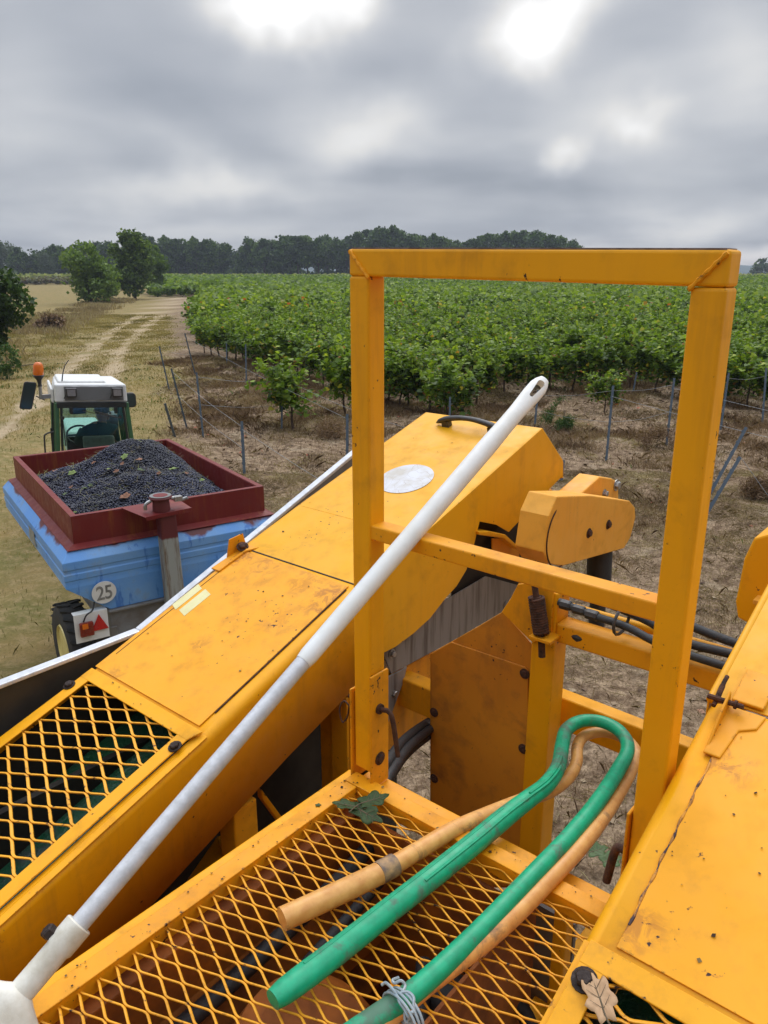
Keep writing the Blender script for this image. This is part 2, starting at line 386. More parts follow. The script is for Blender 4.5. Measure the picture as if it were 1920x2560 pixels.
M['grass'] = leafmat('grass_blades', [(0, (.11, .10, .025)), (.4, (.25, .20, .06)), (.75, (.37, .28, .11)), (1, (.50, .42, .20))], .25, .8)
M['greenweed'] = leafmat('green_weed', [(0, (.03, .07, .015)), (1, (.12, .20, .04))], .25, .7)
M['leafgreen'] = leafmat('fresh_leaf', [(0, (.035, .065, .018)), (1, (.075, .12, .035))], .1)
M['leafyellow'] = leafmat('yellow_green_leaf', [(0, (.12, .20, .04)), (1, (.34, .40, .12))], .2)
M['leafbrown'] = leafmat('dead_brown_leaf', [(0, (.16, .06, .03)), (1, (.36, .17, .09))], .1)
M['stake'] = simple('galvanised_stake', (.07, .095, .125), .55, .35, scale=30, c2=(.11, .135, .16))
M['trelliswire'] = simple('galvanised_wire', (.35, .36, .36), .45, .6, scale=30)
M['stem'] = simple('dry_twig', (.16, .12, .07), .9, 0, scale=20)

# ------------------------------------------------------------------ object helpers
def wpos(o):
    p = np.zeros(3)
    while o is not None:
        p = p + np.array(o.location); o = o.parent
    return p
def tagp(o, label=None, cat=None, group=None, kind=None):
    if label: o['label'] = label
    if cat: o['category'] = cat
    if group: o['group'] = group
    if kind: o['kind'] = kind
    return o
def thing(name, label, cat, loc=(0, 0, 0), group=None):
    o = bpy.data.objects.new(name, None); C.objects.link(o); o.location = tuple(float(v) for v in loc); o.empty_display_size = .1
    return tagp(o, label, cat, group)
class MB:
    def __init__(s): s.v = []; s.f = []
    def add(s, vs, fs):
        b = len(s.v); s.v += [tuple(float(c) for c in q) for q in vs]; s.f += [tuple(b + i for i in f) for f in fs]; return s
    def prism(s, pts, ext):
        n = len(pts); ext = np.array(ext, float)
        vs = [np.array(p, float) for p in pts] + [np.array(p, float) + ext for p in pts]
        fs = [tuple(range(n))[::-1], tuple(range(n, 2 * n))] + [(i, (i + 1) % n, n + (i + 1) % n, n + i) for i in range(n)]
        return s.add(vs, fs)
    def box(s, c, ax, hs):   # centre, three axes, half sizes
        c = np.array(c, float); a = [np.array(x, float) * h for x, h in zip(ax, hs)]
        vs = [c + i * a[0] + j * a[1] + k * a[2] for k in (-1, 1) for j in (-1, 1) for i in (-1, 1)]
        return s.add(vs, [(0, 2, 3, 1), (4, 5, 7, 6), (0, 1, 5, 4), (2, 6, 7, 3), (0, 4, 6, 2), (1, 3, 7, 5)])
    def beam(s, p, q, side, up, w, h):   # bar from p to q, widths along side/up
        p = np.array(p, float); q = np.array(q, float); d = q - p
        return s.box((p + q) / 2, (d / np.linalg.norm(d), nrm(side), nrm(up)), (np.linalg.norm(d) / 2, w / 2, h / 2))
    def tube(s, pts, r, n=12, cap=True, closed=False, sy=1.0):
        P = np.array(pts, float); k = len(P)
        R = np.full(k, r, float) if np.isscalar(r) else np.array(r, float)
        T = np.gradient(P, axis=0); T /= np.linalg.norm(T, axis=1)[:, None] + 1e-12
        up = np.array([0, 0, 1.0]) if abs(T[0][2]) < .9 else np.array([1.0, 0, 0])
        vs = []
        U = nrm(np.cross(T[0], up))
        for i in range(k):
            U = nrm(U - T[i] * np.dot(U, T[i])); V = np.cross(T[i], U)
            for j in range(n):
                a = 2 * math.pi * j / n
                vs.append(P[i] + R[i] * (math.cos(a) * U + sy * math.sin(a) * V))
        fs = []
        for i in range(k - 1):
            for j in range(n):
                a = i * n + j; b = i * n + (j + 1) % n
                fs.append((a, b, b + n, a + n))
        if cap: fs += [tuple(range(n))[::-1], tuple(range((k - 1) * n, k * n))]
        return s.add(vs, fs)
    def lathe(s, o, axis, prof, n=24, cap=True):   # prof = [(radius, height along axis)]
        axis = nrm(axis); ref = np.array([0, 0, 1.0]) if abs(axis[2]) < .9 else np.array([1.0, 0, 0])
        U = nrm(np.cross(axis, ref)); V = np.cross(axis, U); o = np.array(o, float)
        vs = [o + axis * h + r * (math.cos(2 * math.pi * j / n) * U + math.sin(2 * math.pi * j / n) * V) for r, h in prof for j in range(n)]
        fs = []
        for i in range(len(prof) - 1):
            for j in range(n):
                a = i * n + j; b = i * n + (j + 1) % n
                fs.append((a, b, b + n, a + n))
        if cap: fs += [tuple(range(n))[::-1], tuple(range((len(prof) - 1) * n, len(prof) * n))]
        return s.add(vs, fs)
def mkobj(name, mb, mat, parent=None, bevel=0.0, smooth=False, segs=2, local=False):
    me = bpy.data.meshes.new(name)
    off = wpos(parent) if parent is not None and not local else np.zeros(3)
    me.from_pydata([tuple(np.array(v) - off) for v in mb.v], [], mb.f)
    me.update()
    me.materials.append(M[mat] if isinstance(mat, str) else mat)
    o = bpy.data.objects.new(name, me); C.objects.link(o)
    if parent is not None: o.parent = parent
    import bmesh
    bm = bmesh.new(); bm.from_mesh(me); bmesh.ops.recalc_face_normals(bm, faces=bm.faces)
    if smooth:
        for f in bm.faces: f.smooth = True
        for e in bm.edges:
            if len(e.link_faces) == 2 and e.calc_face_angle(0) > .7: e.smooth = False
    bm.to_mesh(me); bm.free()
    if bevel:
        b = o.modifiers.new('bevel', 'BEVEL'); b.width = bevel; b.segments = segs; b.limit_method = 'ANGLE'; b.angle_limit = rad(35); b.harden_normals = False
    return o
def catmull(P, k=6):
    P = [np.array(p, float) for p in P]; P = [2 * P[0] - P[1]] + P + [2 * P[-1] - P[-2]]; o = []
    for i in range(1, len(P) - 2):
        for j in range(k):
            t = j / k; a, b, c, d = P[i - 1:i + 3]
            o.append(.5 * ((2 * b) + (-a + c) * t + (2 * a - 5 * b + 4 * c - d) * t * t + (-a + 3 * b - 3 * c + d) * t ** 3))
    o.append(P[-2]); return np.array(o)
def bolt(parent, p, n, r=.009, h=.007, mat='bolt', name='bolt', washer=True):
    mb = MB(); p = np.array(p, float); n = nrm(n)
    if washer: mb.lathe(p - n * .001, n, [(r * 1.45, 0), (r * 1.45, .0025)], 14)
    mb.lathe(p, n, [(r, 0), (r, h * .8), (r * .8, h)], 6)
    return mkobj(name, mb, mat, parent)
def npmesh(name, V, F, mat, parent=None, tint=None, smooth=False):
    """V (n,3); F (m,k) equal-size faces"""
    me = bpy.data.meshes.new(name); V = np.asarray(V, np.float32); F = np.asarray(F, np.int32)
    me.vertices.add(len(V)); me.vertices.foreach_set('co', V.ravel())
    k = F.shape[1]; me.loops.add(F.size); me.loops.foreach_set('vertex_index', F.ravel())
    me.polygons.add(len(F)); me.polygons.foreach_set('loop_start', np.arange(0, F.size, k, dtype=np.int32))
    if smooth: me.polygons.foreach_set('use_smooth', np.ones(len(F), bool))
    me.update(calc_edges=True)
    if tint is not None:
        a = me.attributes.new('tint', 'FLOAT', 'POINT'); a.data.foreach_set('value', np.asarray(tint, np.float32))
    me.materials.append(M[mat] if isinstance(mat, str) else mat)
    o = bpy.data.objects.new(name, me); C.objects.link(o)
    if parent is not None: o.parent = parent
    return o
def rotmats(n, rng, tilt=None):
    """random rotations; tilt limits how far the leaf normal leans from up"""
    a = rng.uniform(0, 2 * np.pi, n)
    if tilt is None: ct = rng.uniform(-1, 1, n)
    else: ct = np.cos(rng.normal(0, tilt, n))
    st = np.sqrt(np.maximum(0, 1 - ct * ct)); b = rng.uniform(0, 2 * np.pi, n)
    N_ = np.stack([st * np.cos(a), st * np.sin(a), ct], 1)
    ref = np.where(np.abs(N_[:, 2:3]) < .9, np.array([[0, 0, 1.0]]), np.array([[1.0, 0, 0]]))
    U = np.cross(ref, N_); U /= np.linalg.norm(U, axis=1)[:, None]; V = np.cross(N_, U)
    U2 = U * np.cos(b)[:, None] + V * np.sin(b)[:, None]; V2 = -U * np.sin(b)[:, None] + V * np.cos(b)[:, None]
    return U2, V2, N_
LEAF7 = np.array([(0, -.12, 0), (.42, -.42, .06), (.52, .05, .10), (.28, .40, .05), (0, .60, -.06), (-.28, .40, .05), (-.52, .05, .10), (-.42, -.42, .06)])
QUAD = np.array([(-.5, -.5, .08), (.5, -.5, -.08), (.5, .5, .08), (-.5, .5, -.08)])
BLADE = np.array([(-.07, -.5, 0), (.07, -.5, 0), (.05, .5, .06), (-.05, .5, .06)])
TRI = np.array([(-.5, -.4, 0), (.5, -.4, 0), (0, .6, .1)])
def leaf_arrays(c, size, rng, shape=QUAD, tilt=None, tint=None):
    n = len(c); k = len(shape); size = np.broadcast_to(size, (n,))
    U, V, N_ = rotmats(n, rng, tilt)
    P = c[:, None, :] + size[:, None, None] * (shape[None, :, 0:1] * U[:, None] + shape[None, :, 1:2] * V[:, None] + shape[None, :, 2:3] * N_[:, None])
    F = np.arange(n * k).reshape(n, k)
    if tint is None: tint = rng.uniform(0, 1, n)
    return P.reshape(-1, 3), F, np.repeat(tint, k)
def copy_tree(o, parent=None):
    c = o.copy(); C.objects.link(c); c.parent = parent
    for ch in o.children: copy_tree(ch, c)
    return c

# ------------------------------------------------------------------ terrain
def sstep(x, a, b):
    t = np.clip((x - a) / (b - a), 0, 1); return t * t * (3 - 2 * t)
def gz0(x, y): return 1.3 * sstep(np.asarray(y, float), 90, 280) - .25 * sstep(-np.asarray(x, float) + 0 * np.asarray(y, float), 7, 16) * (1 - sstep(np.asarray(y, float), 60, 120))
def at_g(x, y):
    p = at_z(x, y, 0)
    for _ in range(8): p = at_z(x, y, float(gz0(p[0], p[1])))
    return p
rutR = np.array([at_g(*p)[:2] for p in ((275, 1010), (270, 960), (278, 930), (300, 880), (322, 855), (355, 822), (409, 784), (440, 762), (454, 748), (440, 736), (415, 728), (380, 722))])
rutL = np.array([at_g(*p)[:2] for p in ((-160, 1180), (0, 1079), (58, 1032), (120, 975), (162, 928), (197, 900), (239, 865), (285, 826), (347, 791), (409, 760), (432, 746), (424, 734), (400, 728), (370, 722))])
def dseg(px, py, poly):
    d = np.full(px.shape, 1e9)
    for a, b in zip(poly[:-1], poly[1:]):
        ab = b - a; L2 = (ab ** 2).sum()
        t = np.clip(((px - a[0]) * ab[0] + (py - a[1]) * ab[1]) / L2, 0, 1)
        d = np.minimum(d, np.hypot(px - a[0] - t * ab[0], py - a[1] - t * ab[1]))
    return d
def vnoise(x, y, f, seed):
    """cheap value noise"""
    X = x * f; Y = y * f; xi = np.floor(X).astype(int); yi = np.floor(Y).astype(int); fx = X - xi; fy = Y - yi
    fx = fx * fx * (3 - 2 * fx); fy = fy * fy * (3 - 2 * fy)
    def h(a, b):
        q = (a * 374761393 + b * 668265263 + seed * 982451653) & 0xffffffff
        q = ((q ^ (q >> 13)) * 1274126177) & 0xffffffff
        return ((q ^ (q >> 16)) & 0xffff) / 65535.0
    return (h(xi, yi) * (1 - fx) + h(xi + 1, yi) * fx) * (1 - fy) + (h(xi, yi + 1) * (1 - fx) + h(xi + 1, yi + 1) * fx) * fy
ROW = nrm((-.5, .866, 0))[:2]; CRS = np.array([ROW[1], -ROW[0]])
def soilmask(x, y):
    """1 = bare vineyard soil, 0 = meadow"""
    bx = -3.4 - .27 * (y - 13)
    e = x - bx + (vnoise(x, y, .5, 3) - .5) * 1.6
    m = sstep(e, -.8, .8)
    return m
def rutmask(x, y):
    dl = dseg(x, y, rutL); dr = dseg(x, y, rutR)
    wl = .27 + .002 * np.maximum(y, 0); n = (vnoise(x, y, 1.3, 5) - .5) * .5
    return np.maximum(1 - sstep(dl + n, wl * .5, wl * 1.5), 1 - sstep(dr + n, wl * .5, wl * 1.5))
def ghz(x, y):
    s = soilmask(x, y); near = 1 - sstep(y, 30, 60)
    fur = np.sin((x * CRS[0] + y * CRS[1]) * 2 * np.pi / 2.0) * .035 * s
    cl = ((vnoise(x, y, 2.2, 11) - .5) * .07 + (vnoise(x, y, 5.1, 12) - .5) * .035 + (vnoise(x, y, 11, 13) - .5) * .018)
    return gz0(x, y) + near * (fur + cl) - near * rutmask(x, y) * .05
def graded(lo, hi, step, far, growth=1.12):
    a = list(np.arange(lo, hi + 1e-6, step)); s = step
    while a[-1] < far[1]: s *= growth; a.append(a[-1] + s)
    s = step
    while a[0] > far[0]: s *= growth; a.insert(0, a[0] - s)
    return np.array(a)
gx = graded(-9, 13, .085, (-3500, 3500)); gy = graded(3.0, 24, .085, (-60, 5500), 1.06)
GX, GY = np.meshgrid(gx, gy); gzv = ghz(GX, GY)
nxv, nyv = len(gx), len(gy)
idx = np.arange(nxv * nyv).reshape(nyv, nxv)
GF = np.stack([idx[:-1, :-1], idx[:-1, 1:], idx[1:, 1:], idx[1:, :-1]], -1).reshape(-1, 4)
def groundmat():
    m, n, l, p = newmat('earth_and_grass'); co = objco(n)
    def A(nm):
        a = n.new('ShaderNodeAttribute'); a.attribute_name = nm; return a.outputs['Fac']
    f1 = tex_noise(n, l, co, 1.1, 6, .65); f2 = tex_noise(n, l, co, 7, 6, .7); f3 = tex_noise(n, l, co, 38, 4, .7)
    soil = mixc(n, l, mrange(n, l, f2, .38, .62), (.12, .074, .043), (.40, .285, .18))
    soil = mixc(n, l, mrange(n, l, f3, .42, .62, 0, .6), soil, (.06, .038, .022))
    soil = mixc(n, l, mrange(n, l, f1, .55, .68, 0, .6), soil, (.42, .34, .23))
    gr = mixc(n, l, mrange(n, l, f1, .36, .64), (.27, .19, .075), (.17, .15, .05))
    gr = mixc(n, l, mrange(n, l, f2, .45, .66, 0, .8), gr, (.36, .26, .13))
    gr = mixc(n, l, mrange(n, l, f3, .5, .68, 0, .5), gr, (.11, .095, .04))
    rut = mixc(n, l, mrange(n, l, f2, .35, .65), (.52, .40, .265), (.33, .245, .15))
    col = mixc(n, l, A('soil'), gr, soil); col = mixc(n, l, A('rut'), col, rut)
    l.new(col, p.inputs['Base Color']); p.inputs['Roughness'].default_value = .95; p.inputs['Specular IOR Level'].default_value = .1
    hh = nmath(n, l, 'ADD', f2, nmath(n, l, 'MULTIPLY', f3, .5)); bump(n, l, hh, .7, .045, p); return m
M['ground'] = groundmat()
ground = npmesh('ground', np.stack([GX, GY, gzv], -1).reshape(-1, 3), GF, 'ground', smooth=True)
for nm, arr in (('soil', soilmask(GX, GY)), ('rut', rutmask(GX, GY) * .85)):
    a = ground.data.attributes.new(nm, 'FLOAT', 'POINT'); a.data.foreach_set('value', arr.ravel().astype(np.float32))
tagp(ground, kind='structure', label='dry brown soil and grassy field with a pale rutted track')

# ================================================================== the yellow grape harvester
H = thing('grape_harvester', 'worn yellow grape harvester with mesh walkway, guard rail and sloping conveyor covers filling the foreground', 'harvester', W(.3, .3, 0))
ZP = 2.38                                  # walkway height
def Wp(pts): return [W(*p) for p in pts]

# expanded metal ------------------------------------------------------------
def expmesh(o, U, V, NN, ul, vl, LWD, SWD, sw, th, name, mat, parent):
    """diamond mesh: strands run along U between ul=(u0,u1), stacked along V between vl=(v0,v1)"""
    VS = []; FS = []; base = 0
    i0, i1 = int(math.floor(ul[0] / (LWD / 2))) - 1, int(math.ceil(ul[1] / (LWD / 2))) + 1
    j0, j1 = int(math.floor(vl[0] / (SWD / 2))), int(math.ceil(vl[1] / (SWD / 2)))
    b = LWD * .055; hw = sw / 2
    for j in range(j0, j1):
        pts = []
        for i in range(i0, i1 + 1):
            hi = (i + j) % 2 == 0
            vv = (j + 1) * SWD / 2 - hw if hi else j * SWD / 2 + hw
            sg = -1 if hi else 1
            u = i * LWD / 2
            pts += [(u - b * 1.7, vv + sg * SWD * .035), (u - b * .7, vv), (u + b * .7, vv), (u + b * 1.7, vv + sg * SWD * .035)]
        P = [p for p in pts if ul[0] <= p[0] <= ul[1]]
        if len(P) < 2: continue
        P = np.array(P); P = np.vstack([[ul[0], np.interp(ul[0], [q[0] for q in pts], [q[1] for q in pts])], P, [ul[1], np.interp(ul[1], [q[0] for q in pts], [q[1] for q in pts])]])
        T = np.gradient(P, axis=0); T /= np.linalg.norm(T, axis=1)[:, None]; Nn = np.stack([-T[:, 1], T[:, 0]], 1)
        tilt = .35
        for k in range(len(P)):
            for (a, c) in ((-1, -1), (1, -1), (1, 1), (-1, 1)):
                q = P[k] + Nn[k] * a * hw
                zz = c * th / 2 + a * th * tilt
                VS.append(o + U * q[0] + V * q[1] + NN * zz)
        m = len(P)
        for k in range(m - 1):
            for a in range(4):
                x = base + k * 4 + a; y = base + k * 4 + (a + 1) % 4
                FS.append((x, y, y + 4, x + 4))
        base += m * 4
    VS = np.array(VS) - wpos(parent)
    ob = npmesh(name, VS, np.array(FS), mat, parent)
    bv = ob.modifiers.new('bevel', 'BEVEL'); bv.width = th * .28; bv.segments = 1; bv.limit_method = 'ANGLE'; bv.angle_limit = rad(50)
    return ob

# walkway ---------------------------------------------------------------------
wf = MB(); SR = .73
def angle_bar(mb, s0, t0, s1, t1, wid, inward, drop=.035, th=.004):
    a = W(s0, t0, ZP); b = W(s1, t1, ZP); inn = AX * inward[0] + BX * inward[1]
    mb.beam(a + inn * wid / 2, b + inn * wid / 2, inn, ZX, wid, th)
    mb.beam(a + inn * (wid - .003) - ZX * drop / 2, b + inn * (wid - .003) - ZX * drop / 2, inn, ZX, th, drop)
wk = mkobj('walkway_frame', (lambda m: (angle_bar(m, -.0, .004, SR, .004, .040, (0, -1)), angle_bar(m, 0.0, -.038, 0.0, -1.45, .040, (1, 0)), m)[-1])(MB()), 'yellow_worn', H, bevel=.0018)
expmesh(W(0, 0, ZP - .012), AX, -BX, ZX, (.036, SR), (.03, 1.45),   .0770, .0342, .0050, .0042, 'walkway_mesh', 'yellow_mesh', wk)
mb = MB()
mb.beam(W(.0, .03, ZP - .05), W(.73, .03, ZP - .05), BX, ZX, .05, .06)
mkobj('edge_beam', mb, 'yellow_worn', wk, bevel=.004)
mb = MB(); mb.beam(W(-.02, .02, ZP - .06), W(-.02, -1.45, ZP - .06), AX, ZX, .03, .09)
mkobj('side_beam', mb, 'yellow', wk, bevel=.004)

# guard rail ---------------------------------------------------------------------
gr = MB(); TW = .05
zl, zr_ = 3.545, 3.531
gr.box(W(TW / 2, TW / 2, (ZP + .02 + zl - TW) / 2), (AX, BX, ZX), (TW / 2, TW / 2, (zl - TW - ZP - .02) / 2))
gr.box(W(.655 + TW / 2, TW / 2, (ZP - .15 + zr_ - TW) / 2), (AX, BX, ZX), (TW / 2, TW / 2, (zr_ - TW - ZP + .15) / 2))
for s0, s1, z_ in ((0, .705, 0),):
    pts = [W(0, 0, zl - TW), W(0, 0, zl), W(.705, 0, zr_), W(.705, 0, zr_ - TW)]
    gr.prism(pts, BX * TW)
GRL = mkobj('guard_rail', gr, 'yellow', H, bevel=.0055, segs=3)
wd = MB()   # weld beads on the mitred corners
for a, b in ((W(.004, -.0015, zl - .004), W(.052, -.0015, zl - TW - .004)), (W(.701, -.0015, zr_ - .004), W(.653, -.0015, zr_ - TW - .004))):
    wd = MB(); wd.tube(catmull([a, a * .66 + b * .34, a * .33 + b * .67, b], 5), .0035 + .001 * np.sin(np.arange(16) * 1.9), 7)
    mkobj('weld_bead', wd, 'yellow_worn', GRL, smooth=True)
mr_ = MB(); mr_.prism([W(.046, .004, 2.967), W(.046, .004, 2.999), W(.66, .004, 2.995), W(.66, .004, 2.961)], BX * .042)
mkobj('middle_rail', mr_, 'yellow_worn', GRL, bevel=.004, segs=3)
lp = MB(); lp.box(W(.353, .025, (zl + zr_) / 2 + .0006), (nrm(W(.705, 0, zr_) - W(0, 0, zl)), BX, ZX), (.345, .0225, .0012))
mkobj('scuffed_top_face', lp, simple('scuffed_top', (.26, .20, .19), .5, .2, scale=45, c2=(.10, .06, .05)), GRL)
# foot bracket with its locking pin
br = MB()
br.box(W(.056, .022, ZP + .128), (AX, BX, ZX), (.003, .031, .145)); br.box(W(-.007, .022, ZP + .10), (AX, BX, ZX), (.003, .028, .12))
BRK = mkobj('foot_bracket', br, 'yellow_worn', GRL, bevel=.004)
pn = MB(); a = W(.060, .018, ZP + .185)
pn.tube(catmull([a - AX * .09, a, a + AX * .022 + BX * .004, a + AX * .034 + BX * .006 - ZX * .02, a + AX * .045 + BX * .012 - ZX * .11], 6), .0058, 10)
pn.lathe(a - AX * .001, AX, [(.012, 0), (.012, .006)], 12)
mkobj('locking_pin', pn, 'rust', GRL, smooth=True)
pn = MB(); a = W(-.012, -.0, ZP + .17); pn.tube(catmull([a, a - AX * .02 + ZX * .008, a - AX * .034 - ZX * .02, a - AX * .026 - ZX * .05, a - AX * .01 - ZX * .03, a - AX * .004], 5), .0022, 6)
mkobj('clip_ring', pn, 'rust', GRL, smooth=True)
bolt(GRL, W(.060, .02, ZP + .055), AX, .011, .006, 'rust')
pn = MB(); a = W(.640, .02, ZP + .12); pn.tube(catmull([a + AX * .03, a, a - AX * .015 - ZX * .01, a - AX * .026 - ZX * .085], 5), .008, 10); mkobj('locking_pin', pn, 'rust', GRL, smooth=True)
br = MB(); br.box(W(.651, .022, ZP + .10), (AX, BX, ZX), (.003, .031, .12)); mkobj('foot_bracket', br, 'yellow_worn', GRL, bevel=.004)

# sloping conveyor covers -----------------------------------------------------------
def cover(tag_, sR, sL, prof, bot, seam, near, mesh_label, side):
    """prof: (t,z) along the top, bot: (t,z) along the lower edge of the side plate, sR/sL the two sides"""
    tt = np.array([p[0] for p in prof]); zz = np.array([p[1] for p in prof])
    zt = lambda t: float(np.interp(t, tt, zz))
    e = MB()
    for s0, s1 in ((sR, sR - side * .004), (sL, sL + side * .004)):
        e.prism([W(s0, p[0], p[1] - .012) for p in prof] + [W(s0, p[0], p[1]) for p in bot[::-1]], AX * (s1 - s0))
    return e, zt
PR = [(-1.45, 2.075), (-.723, 2.322), (-.23, 2.482), (.315, 2.679)]
BO = [(-1.45, 1.72), (-.467, 2.119), (-.174, 2.231), (.013, 2.302), (.265, 2.387), (.335, 2.412)]
sR, sL = -.25, -.75
def rounded_shell(name, s0, s1, prof, bot, r, parent, mat, skiptop=None):
    """folded sheet: side plate, rounded fold, top, rounded fold, side plate; swept along prof"""
    sec = [(0, 1.0, 0)]          # (s fraction handled below)
    mb = MB(); n = 6; rings = []
    tb = np.array([b[0] for b in bot]); zb = np.array([b[1] for b in bot])
    ts = sorted(set([p[0] for p in prof] + [b[0] for b in bot if prof[0][0] <= b[0] <= prof[-1][0]]))
    pz = np.interp(ts, [p[0] for p in prof], [p[1] for p in prof]); bz = np.interp(ts, tb, zb)
    for t, z, zlow in zip(ts, pz, bz):
        ring = [(s1, zlow)]
        for k in range(n + 1):
            a = math.pi / 2 * k / n; ring.append((s1 - r + r * math.cos(a), z - r + r * math.sin(a)))
        for k in range(n + 1):
            a = math.pi / 2 + math.pi / 2 * k / n; ring.append((s0 + r + r * math.cos(a), z - r + r * math.sin(a)))
        ring.append((s0, zlow)); rings.append([W(s, t, zz_) for s, zz_ in ring])
    m = len(rings[0]); fs = []
    for i in range(len(rings) - 1):
        for k in range(m - 1):
            if skiptop and k == n + 1 and ts[i + 1] <= skiptop + 1e-6: continue
            fs.append((i * m + k, i * m + k + 1, (i + 1) * m + k + 1, (i + 1) * m + k))
    mb.add([q for rg in rings for q in rg], fs)
    o = mkobj(name, mb, mat, parent, smooth=True)
    sm = o.modifiers.new('sheet', 'SOLIDIFY'); sm.thickness = .004; sm.offset = -1
    return o
def ztop(prof, t): return float(np.interp(t, [p[0] for p in prof], [p[1] for p in prof]))
def slopeframe(prof, t):
    z0, z1 = ztop(prof, t - .02), ztop(prof, t + .02); d = nrm(BX * .04 + ZX * (z1 - z0)); return d, np.cross(AX, d)
def build_cover(s0, s1, prof, bot, seamt, cname, handle_side, dz=0.0):
    cov = rounded_shell(cname, s0, s1, prof, bot, .022, H, 'yellow', skiptop=seamt)
    # deck strip + mesh opening
    D, NN = slopeframe(prof, seamt - .2); z0 = ztop(prof, seamt)
    P0 = lambda s, d: W(s, seamt, z0) + D * d       # d measured along the slope, negative = towards the walkway end
    fr = MB(); fw = .036; L_ = 1.25
    for sa, sb in ((s0 + .012, s0 + .012 + fw), (s1 - .030 - fw, s1 - .030)):
        fr.prism([P0(sa, -L_) + NN * .0055, P0(sb, -L_) + NN * .0055, P0(sb, -.0) + NN * .0055, P0(sa, .0) + NN * .0055], NN * .004)
    fr.prism([P0(s0 + .012, -.036) + NN * .0062, P0(s1 - .030, -.036) + NN * .0062, P0(s1 - .014, -.0) + NN * .0062, P0(s0 + .012, -.0) + NN * .0062], NN * .004)
    mf = mkobj('mesh_frame', fr, 'yellow', cov, bevel=.0015)
    fl = MB()   # folded lips the frame rests on
    for sa, sb in ((s0 + .002, s0 + .034), (s1 - .034, s1 - .002)):
        fl.prism([P0(sa, -L_) - NN * .004, P0(sb, -L_) - NN * .004, P0(sb, -.0) - NN * .004, P0(sa, .0) - NN * .004], NN * .0035)
    fl.prism([P0(s0 + .010, -L_) - NN * .05, P0(s0 + .010, 0) - NN * .05, P0(s0 + .010, 0), P0(s0 + .010, -L_)], AX * .0022)
    mkobj('folded_lip', fl, 'yellow', cov, bevel=.001)
    expmesh(P0(s0, 0) + NN * .0, AX, -D, NN, (.038, s1 - s0 - .052), (.022, L_), .0935, .0452, .0056, .0046, 'expanded_mesh', 'yellow_mesh', mf)
    b_ = MB(); b_.prism([P0(s0 + .02, -L_) - NN * .20, P0(s1 - .02, -L_) - NN * .20, P0(s1 - .02, .5) - NN * .20, P0(s0 + .02, .5) - NN * .20], -NN * .006)
    mkobj('conveyor_belt', b_, 'belt', cov)
    b_ = MB()
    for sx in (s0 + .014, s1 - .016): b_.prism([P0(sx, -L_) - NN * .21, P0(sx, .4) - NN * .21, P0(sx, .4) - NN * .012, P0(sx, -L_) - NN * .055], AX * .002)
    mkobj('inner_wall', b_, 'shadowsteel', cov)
    return cov, mf, P0, D, NN
covA, mfA, P0A, DA, NA = build_cover(sL, sR, PR, BO, -.225, 'conveyor_cover', 1)
# bolts
for s_, d_ in ((-.735, -.072), (-.288, -.063), (-.735, -.40)): bolt(mfA, P0A(s_, d_) + NA * .0105, NA, .011, .009)
# flat hatch sheet lying on the cover, its folds and worn edges
D2, N2 = slopeframe(PR, .05)
hp = MB()
def topq(prof, s, t, up=.0): D_, N_ = slopeframe(prof, t); return W(s, t, ztop(prof, t)) + N_ * up
hp.prism([topq(PR, -.742, -.215, .0015), topq(PR, -.292, -.215, .0015), topq(PR, -.292, .305, .0015), topq(PR, -.742, .305, .0015)], N2 * .003)
HPA = mkobj('hatch_panel', hp, paint('hatch_paint', (.86, .375, .012), (.82, .34, .010), chips=.71, dirt=.6, dirtc=(.34, .11, .025), stains=[(topq(PR, s, t) - np.array(H.location), r_, k) for s, t, r_, k in ((-.30, .24, .11, .6), (-.42, .27, .09, .35), (-.38, .12, .09, .25), (-.60, .28, .08, .4), (-.52, -.03, .05, .35), (-.73, .29, .09, .7), (-.66, -.2, .05, .4))]), covA, bevel=.001)
gp = MB()
for s_ in (-.2895,): gp.tube([topq(PR, s_, -.17, .002), topq(PR, s_, .29, .002)], .0022, 6)
for s_ in (-.725,): gp.tube([topq(PR, s_, -.16, .004), topq(PR, s_, .29, .004)], .0016, 6)
mkobj('rusty_seam', gp, 'rust', HPA)
tp = MB()
for sa, sb, ta, tb_ in ((-.742, -.712, .04, .135), (-.700, -.662, .033, .128)):
    tp.prism([topq(PR, sa, ta, .0048), topq(PR, sb, ta - .01, .0048), topq(PR, sb, tb_ - .01, .0048), topq(PR, sa, tb_, .0048)], N2 * .0006)
mkobj('tape_strip', tp, 'tape', HPA)

# hood over the far end
HS = [(.315, 2.679), (.564, 2.762), (1.262, 2.982), (1.433, 2.836), (1.441, 2.776), (1.18, 2.687), (1.068, 2.648), (.985, 2.695), (.881, 2.732), (.853, 2.66), (.814, 2.585), (.76, 2.545), (.699, 2.522), (.62, 2.482), (.54, 2.462), (.451, 2.450), (.40, 2.452), (.375, 2.42), (.315, 2.406)]
hd = MB(); hs0, hs1 = -.757, -.246
hd.prism([W(hs1 - .004, t, z) for t, z in HS], AX * .004)
hd.prism([W(hs0, t, z) for t, z in HS[:6] + [(1.0, 2.62), (.4, 2.43), (.315, 2.4)]], AX * .004)
HT = HS[:6]
for (a, b) in zip(HT[:-1], HT[1:]):
    n_ = nrm(np.cross(AX, BX * (b[0] - a[0]) + ZX * (b[1] - a[1])))
    hd.prism([W(hs0 + .004, *a), W(hs1 - .004, *a), W(hs1 - .004, *b), W(hs0 + .004, *b)], -n_ * .004)
HOOD = mkobj('conveyor_hood', hd, 'yellow_hood', H, bevel=.0015)
def filletbar(mb, a, b, r=.009): mb.tube([a, b], r, 10)
fb = MB()
